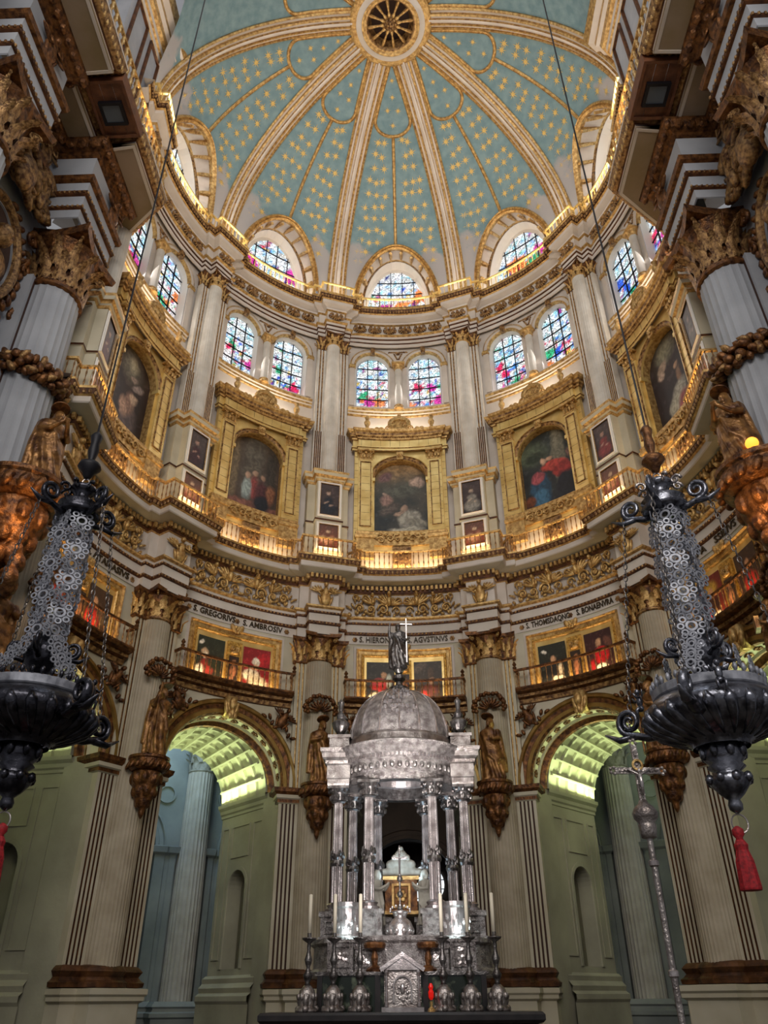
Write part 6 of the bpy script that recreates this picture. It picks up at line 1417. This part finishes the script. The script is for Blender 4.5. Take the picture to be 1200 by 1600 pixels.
# candlesticks
def candlestick_mb():
    return [(.21, .0), (.21, .04), (.13, .10), (.16, .22), (.14, .34), (.06, .42), (.04, .46), (.07, .52), (.09, .58), (.05, .64), (.03, .70), (.055, .76), (.075, .83), (.05, .90), (.03, .98), (.04, 1.04), (.03, 1.10), (.13, 1.16), (.14, 1.19), (.04, 1.20), (.04, 1.27)]
cn = ['far left of the row of six', 'second from the left', 'third from the left', 'third from the right, beside the red lamp', 'second from the right', 'far right of the row of six']
for i, (x, ht) in enumerate(((-1.86, .68), (-1.38, .72), (-.89, .72), (.66, .72), (1.15, .70), (1.65, .68))):
    C_ = Thing('altar_candlestick', 'ornate silver altar candlestick with a tall candle, '+cn[i], 'candlestick', 0, (x, -3.62, 1.42))
    b0 = [(r, z) for r, z in candlestick_mb()]
    C_.o.location = (x, -3.62, 1.42); link('stem', getmesh('cstem', lambda: MB().lathe(candlestick_mb()[5:], 16), ['silverd'], True), C_.o)
    def bs():
        m = MB().lathe(candlestick_mb()[:6], 16)
        for j in range(3):
            t = 2*pi*j/3-pi/2; m.ell((.18*cos(t), .18*sin(t), .05), (.07, .07, .06), 0, 8, 5); m.ell((.15*cos(t), .15*sin(t), .18), (.06, .06, .12), 0, 8, 5)
        for j in range(9): t = 2*pi*j/9; m.ell((.16*cos(t), .16*sin(t), .24), (.04, .04, .06), 0, 6, 4)
        return m
    link('base', getmesh('cbase', bs, ['silver'], True), C_.o)
    link('candle', getmesh('candle', lambda: MB().lathe([(.036, 0), (.034, .66), (.01, .67)], 12), ['wax'], True), C_.o, (0, 0, 1.27))
RL = Thing('red_sanctuary_lamp', 'small glowing red glass lamp on a gilt foot among the candlesticks', 'lamp', 0, (.42, -3.7, 1.42))
RL.part('foot', MB().lathe([(.07, 1.42), (.06, 1.46), (.02, 1.5), (.03, 1.58)], 12, c=(.42, -3.7, 0)), ['gold']); RL.part('glass', MB().lathe([(.02, 1.60), (.045, 1.64), (.05, 1.72), (.03, 1.76), (.045, 1.80), (.02, 1.86)], 14, c=(.42, -3.7, 0)), ['redglass'])
# ------------------------------------------------------------------ hanging silver lamps
def plate():
    m = MB(); n = 8
    m.sweep([(.055*cos(t), .055*sin(t)) for t in lin(0, 2*pi, 12)[:-1]], [(-.012, -.008), (-.012, .008), (.014, .008), (.014, -.008)], 'xz', closed=True, cap=False, pclosed=True)
    for i in range(n):
        t = 2*pi*i/n; c = (.115*cos(t), .115*sin(t)); m.sweep([(c[0]+.034*cos(q), c[1]+.034*sin(q)) for q in lin(0, 2*pi, 8)[:-1]], [(-.008, -.008), (-.008, .008), (.010, .008), (.010, -.008)], 'xz', closed=True, cap=False, pclosed=True)
    return m
def scroll_arm(L=.55):
    m = MB(); pts = []; rad = []
    for i in range(26):
        t = i/25; a = -pi*.5+t*3.4*pi; r = .17*(1-.75*t)
        pts.append((L+r*cos(a)*.9, 0, .17+r*sin(a))); rad.append(.045*(1-.5*t))
    pts = [(0, 0, -.05), (L*.4, 0, -.06)]+pts; rad = [.06, .055]+rad
    m.tube(pts, rad, 7); m.tube([(L*.8, 0, -.02), (L+.16, 0, -.04), (L+.34, 0, .06)], [.05, .045, .012], 6); return m
def putto():
    m = MB().ell((0, 0, .12), (.05, .045, .09), 0, 10, 7).ell((0, -.01, .25), (.04, .04, .045), 0, 10, 7).ell((0, 0, .02), (.06, .05, .05), 0, 8, 6)
    for q in (-1, 1):
        m.tube([(q*.04, 0, .18), (q*.10, -.04, .14), (q*.12, -.08, .20)], [.022, .018, .012], 6); m.tube([(q*.03, 0, .04), (q*.05, -.06, -.02), (q*.04, -.05, -.12)], [.03, .024, .014], 6); m.ell((q*.10, .04, .20), (.07, .012, .035), -q*.6, 8, 5)
    return m
def hanging_lamp(label, x, y, zb, R, tassel, dark):
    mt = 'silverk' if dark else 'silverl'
    T = Thing('sanctuary_lamp', label, 'lamp', 0, (0, 0, 0)); T.o.location = (x, y, zb)
    A = lambda n, mb, m, sm=False, loc=(0, 0, 0), par=None, **k: link(n, mb.mesh(n, m, sm) if isinstance(mb, MB) else mb, par or T.o, loc, **k)
    zc = 3.25     # crown height over the bowl rim
    A('cable', MB().tube([(0, 0, zc+1.1), (0, 0, 40)], .018, 6), ['black'])
    A('turned_knob', MB().lathe([(.02, zc+.62), (.06, zc+.66), (.10, zc+.76), (.19, zc+.86), (.17, zc+.93), (.06, zc+.96), (.05, zc+1.02), (.09, zc+1.2), (.07, zc+1.36), (.10, zc+1.5), (.07, zc+1.56), (.02, zc+1.62)], 16), ['black'] if dark else ['brown'], True)
    A('hook_ring', MB().tube([(.06*cos(t), 0, zc+.56+.07*sin(t)) for t in lin(0, 2*pi, 12)[:-1]], .014, 6, closed=True), ['silverp'])
    cr_ = MB().lathe([(.32, zc-.12), (.36, zc-.05), (.30, zc+.02), (.34, zc+.08), (.18, zc+.14), (.13, zc+.26), (.17, zc+.34), (.22, zc+.38), (.2, zc+.44), (.10, zc+.5)], 20)
    A('crown', cr_, [mt], True)
    cs = MB()
    for i in range(8):
        t = 2*pi*i/8; p, q = spiral(0, 0, .09, 1.3, .028, y=0); b = MB().tube(p, q, 6); cs.merge(b, Matrix.Translation((.28*cos(t), .28*sin(t), zc+.36)) @ Matrix.Rotation(t, 4, 'Z'))
    A('crown_cresting', cs, ['silverp' if not dark else mt], True, kind='stuff')
    am = scroll_arm(.28).mesh('scroll_arm', [mt], True)
    for i in range(4):
        t = pi/4+pi/2*i+.2; link('crown_arm', am, T.o, (.24*cos(t), .24*sin(t), zc-.06), t)
    # pierced plate chains
    pmh = getmesh('plate%s' % dark, plate, ['pierced'])
    for i in range(5):
        t = 2*pi*i/5+.5; n = 8
        for j in range(n):
            f = (j+.5)/n; rr = .22+.06*sin(f*3.1)-.02*f; z = zc-.15-(zc-1.15)*f
            link('pierced_plate', pmh, T.o, (rr*cos(t), rr*sin(t), z), t+pi/2+(.25 if j % 2 else -.25), (1.28, 1, 1.18))
    for i in range(4):      # plates spreading down to the rim
        t = pi/4+pi/2*i+.2
        for j in range(3):
            f = (j+.5)/3; link('pierced_plate', pmh, T.o, ((.25+.45*f)*cos(t), (.25+.45*f)*sin(t), .95-.6*f), t, (1.1, 1, 1.1), (0, radians(-30), t+pi/2))
    # outer link chains
    lk = getmesh('chainlink', lambda: MB().tube([(.028*cos(t), 0, .05*sin(t)) for t in lin(0, 2*pi, 10)[:-1]], .009, 5, closed=True), ['silverd'])
    nl = 34
    for i in range(4):
        t = pi/4+pi/2*i+.2; ch = link('outer_chain', None, T.o, (0, 0, 0))
        for j in range(nl):
            f = j/(nl-1); rr = .66+(R*1.28-.66)*f; z = zc-.05-(zc-.0)*f
            link('chain_link', lk, ch, (rr*cos(t), rr*sin(t), z), t+(pi/2 if j % 2 else 0))
    # vase on top of the bowl
    A('inner_vase', MB().lathe([(.06, -.05), (.07, .35), (.12, .5), (.22, .62), (.28, .78), (.26, .9), (.14, 1.0), (.16, 1.08), (.05, 1.14)], 18), [mt], True)
    for i in range(4):
        t = pi/2*i+.2; link('vase_handle', am, T.o, (.18*cos(t), .18*sin(t), .75), t, .75)
    # bowl
    pr = [(R*.60, .10), (R*.78, .16), (R*.86, .10), (R*.97, .0), (R, -.08), (R*.97, -.17), (R*.82, -.30), (R*.60, -.40), (R*.42, -.46), (R*.40, -.52)]
    A('bowl', MB().lathe(pr, 48, cap=False), [mt], True)
    gd = MB()
    for i in range(22):
        t = 2*pi*i/22; c_ = MB(); pts = [(R*.98, 0, -.02), (R*.98, 0, -.12), (R*.86, 0, -.25), (R*.66, 0, -.36), (R*.46, 0, -.44)]
        b = MB().tube(pts, [.03, .085, .075, .05, .02], 7); gd.merge(b, Matrix.Rotation(t, 4, 'Z') @ Matrix.Rotation(.22, 4, 'X'))
    A('gadroons', gd, [mt], True, kind='stuff')
    A('pierced_gallery', MB().lathe([(R*.80, .14), (R*.82, .16), (R*.83, .26), (R*.80, .28)], 40, cap=False), ['pierced'])
    cre = MB()
    for i in range(36):
        t = 2*pi*i/36; cre.ell((R*.81*cos(t), R*.81*sin(t), .33), (.035, .035, .06), 0, 5, 4)
    A('cresting', cre, ['pierced' if not dark else mt], True, kind='stuff')
    am2 = scroll_arm(.34).mesh('scroll_arm', [mt], True)
    for i in range(4):
        t = pi/4+pi/2*i+.2; link('bowl_arm', am2, T.o, (R*.86*cos(t), R*.86*sin(t), -.16), t, (1.1, 1.6, 1.1))
        t2 = t+pi/8; fm = getmesh('cherub%s' % dark, putto, [mt], True)
        link('cherub', fm, T.o, (R*1.02*cos(t2), R*1.02*sin(t2), .06), t2+pi/2, 1.0)
    # pendant
    pd = [(R*.42, -.50), (R*.30, -.56), (.20, -.60), (.24, -.66), (.26, -.90), (.20, -.98), (.24, -1.04), (.16, -1.12), (.24, -1.2), (.25, -1.32), (.14, -1.5), (.07, -1.58), (.09, -1.66), (.08, -1.74), (.02, -1.80)]
    A('pendant', MB().lathe([(r, z*.74) for r, z in pd], 20), [mt], True)
    pn = MB()
    for i in range(8):
        t = 2*pi*i/8; pn.ell((.26*cos(t), .26*sin(t), -.58), (.06, .06, .10), 0, 6, 4); pn.ell((.25*cos(t), .25*sin(t), -.92), (.06, .06, .07), 0, 6, 4)
        p, q = spiral(0, 0, .09, 1.2, .022, y=0); pn.merge(MB().tube(p, q, 6), Matrix.Translation((R*.42*cos(t), R*.42*sin(t), -.42)) @ Matrix.Rotation(t, 4, 'Z'))
    A('pendant_scrolls', pn, [mt], True, kind='stuff')
    A('ring', MB().tube([(.10*cos(t), 0, -1.45+.11*sin(t)) for t in lin(0, 2*pi, 24)[:-1]], .010, 6, closed=True), ['silverp'])
    return T
RLmp = hanging_lamp('great silver hanging lamp on the right, bowl hung from pierced chains', 4.2, -10, 4.88, .90, True, False)
LLmp = hanging_lamp('dark great silver hanging lamp on the left, partly cut by the picture edge', -5.12, -10, 5.02, .90, True, True)
for x, z, lb in ((4.15, 3.32, 'red silk tassel hanging below the right silver lamp'), (-5.10, 3.46, 'red silk tassel at the left picture edge below the dark lamp')):
    T = Thing('tassel', lb, 'tassel', 0, (0, 0, 0)); T.o.location = (x, -10, z)
    link('knot', MB().lathe([(.02, .08), (.07, .04), (.07, -.02), (.04, -.06), (.055, -.1)], 14).mesh('knot', ['red'], True), T.o)
    link('fringe', MB().lathe([(.05, -.08), (.085, -.14), (.075, -.2), (.11, -.32), (.13, -.62), (.125, -.64)], 40, flute=1, fd=.06).mesh('fringe', ['red']), T.o)
# ------------------------------------------------------------------ processional cross
PC = Thing('processional_cross', 'silver processional crucifix on a long staff standing at the right', 'cross', 0, (0, 0, 0)); PC.o.location = (2.335, -12.5, 0); PC.o.rotation_euler = (0, 0, .08)
L_ = lambda n, mb, m, sm=False, **k: link(n, mb.mesh(n, m, sm), PC.o, **k)
L_('staff', MB().lathe([(.03, 0), (.028, 2.9)], 12), ['silver']); 
for z in (1.75, 2.62): L_('collar', MB().lathe([(.03, z), (.045, z+.01), (.045, z+.05), (.03, z+.06)], 14), ['silverp'])
L_('knop', MB().lathe([(.03, 2.86), (.07, 2.87), (.075, 2.91), (.085, 2.98), (.075, 3.0), (.11, 3.04), (.12, 3.09), (.09, 3.14), (.05, 3.17), (.04, 3.2)], 20), ['silver'], True)
def ncross():
    m = MB().box(-.03, .03, -.012, .012, 3.18, 3.72).box(-.22, .22, -.012, .012, 3.45, 3.51)
    for (x, z) in ((-.24, 3.48), (.24, 3.48), (0, 3.75)):
        for q in range(5): t = 2*pi*q/5; m.ell((x+.03*cos(t), 0, z+.03*sin(t)), (.018, .012, .018), 0, 6, 4)
    for i in range(12): m.ell((-.18+.033*i, -.015, 3.48), (.012, .01, .02), i, 5, 4)
    for i in range(10): m.ell((0, -.015, 3.22+.045*i), (.016, .01, .016), i, 5, 4)
    return m
L_('cross_arms', ncross(), ['silver'])
L_('corpus', MB().tube([(0, -.04, 3.44), (.006, -.045, 3.36), (0, -.04, 3.24)], [.022, .02, .012], 8).tube([(-.11, -.03, 3.49), (0, -.04, 3.43), (.11, -.03, 3.49)], .01, 6).ell((.0, -.045, 3.47), (.018, .018, .022)), ['silverp'], True)
L_('roundel', MB().sweep([(.05*cos(t), 3.53+.05*sin(t)) for t in lin(0, 2*pi, 16)[:-1]], [(-.006, -.02), (-.006, -.035), (.014, -.035), (.014, -.02)], 'xz', closed=True, cap=False), ['gold'])
L_('foot', MB().lathe([(.22, 0), (.2, .05), (.05, .1), (.03, .2)], 16), ['silver'])
# bright chapel window behind the temple
wn += 1
CW = Thing('window_%d' % wn, None, None, 0, (0, 25, 5), kind='structure')
CW.part('pane', MB().lathe([(.01, 0), (.95, 0)], 32, cap=False).tf(Matrix.Translation((.95, 25.9, 6.9)) @ Matrix.Rotation(pi/2, 4, 'X')), ['whitewin'])
for i in range(4): CW.part('glazing_bar', MB().box(.2+.5*i, .24+.5*i, 25.8, 25.88, 5.95, 7.85), ['black'])
for i in range(4): CW.part('glazing_bar', MB().box(0, 1.9, 25.8, 25.88, 6.2+.45*i, 6.24+.45*i), ['black'])

# ------------------------------------------------------------------ groups of alike things
GN = {'engaged_column': 'columns of the apse piers', 'colonnette': 'colonnettes between the paired windows', 'balcony': 'lower balconies', 'column_pedestal': 'upper column pedestals',
      'pedestal_painting': 'portraits on the pedestals', 'pedestal_relief_painting': 'low reddish pedestal pictures', 'gilded_aedicule': 'gilded aedicules', 'arched_painting': 'large arched paintings',
      'double_picture_frame': 'double frames of the lower storey', 'saint_painting': 'paired saint paintings', 'cherub_painting': 'cherub paintings', 'apostle_statue': 'apostle statues on corbels',
      'statue_corbel': 'statue corbels', 'shell_canopy': 'shell canopies', 'giant_column': 'giant side columns', 'altar_candlestick': 'altar candlesticks', 'sanctuary_lamp': 'hanging silver lamps',
      'tassel': 'red tassels', 'oval_medallion': 'oval medallions', 'fruit_garland': 'column garlands', 'praying_statue': 'praying side statues', 'wooden_hatch': 'cornice hatches', 'side_railing': 'side cornice railings',
      'acanthus_cartouche': 'side cartouches', 'carved_heads': 'carved head clusters', 'ambulatory_pillar': 'ambulatory pillars', 'lit_drum': 'lit silver drums', 'turned_stool': 'turned stands', 'kneeling_angel': 'plaster angels'}
for o in COL.objects:
    if o.parent is None and 'label' in o:
        g = GN.get(o.name.split('.')[0])
        if g: o['group'] = g
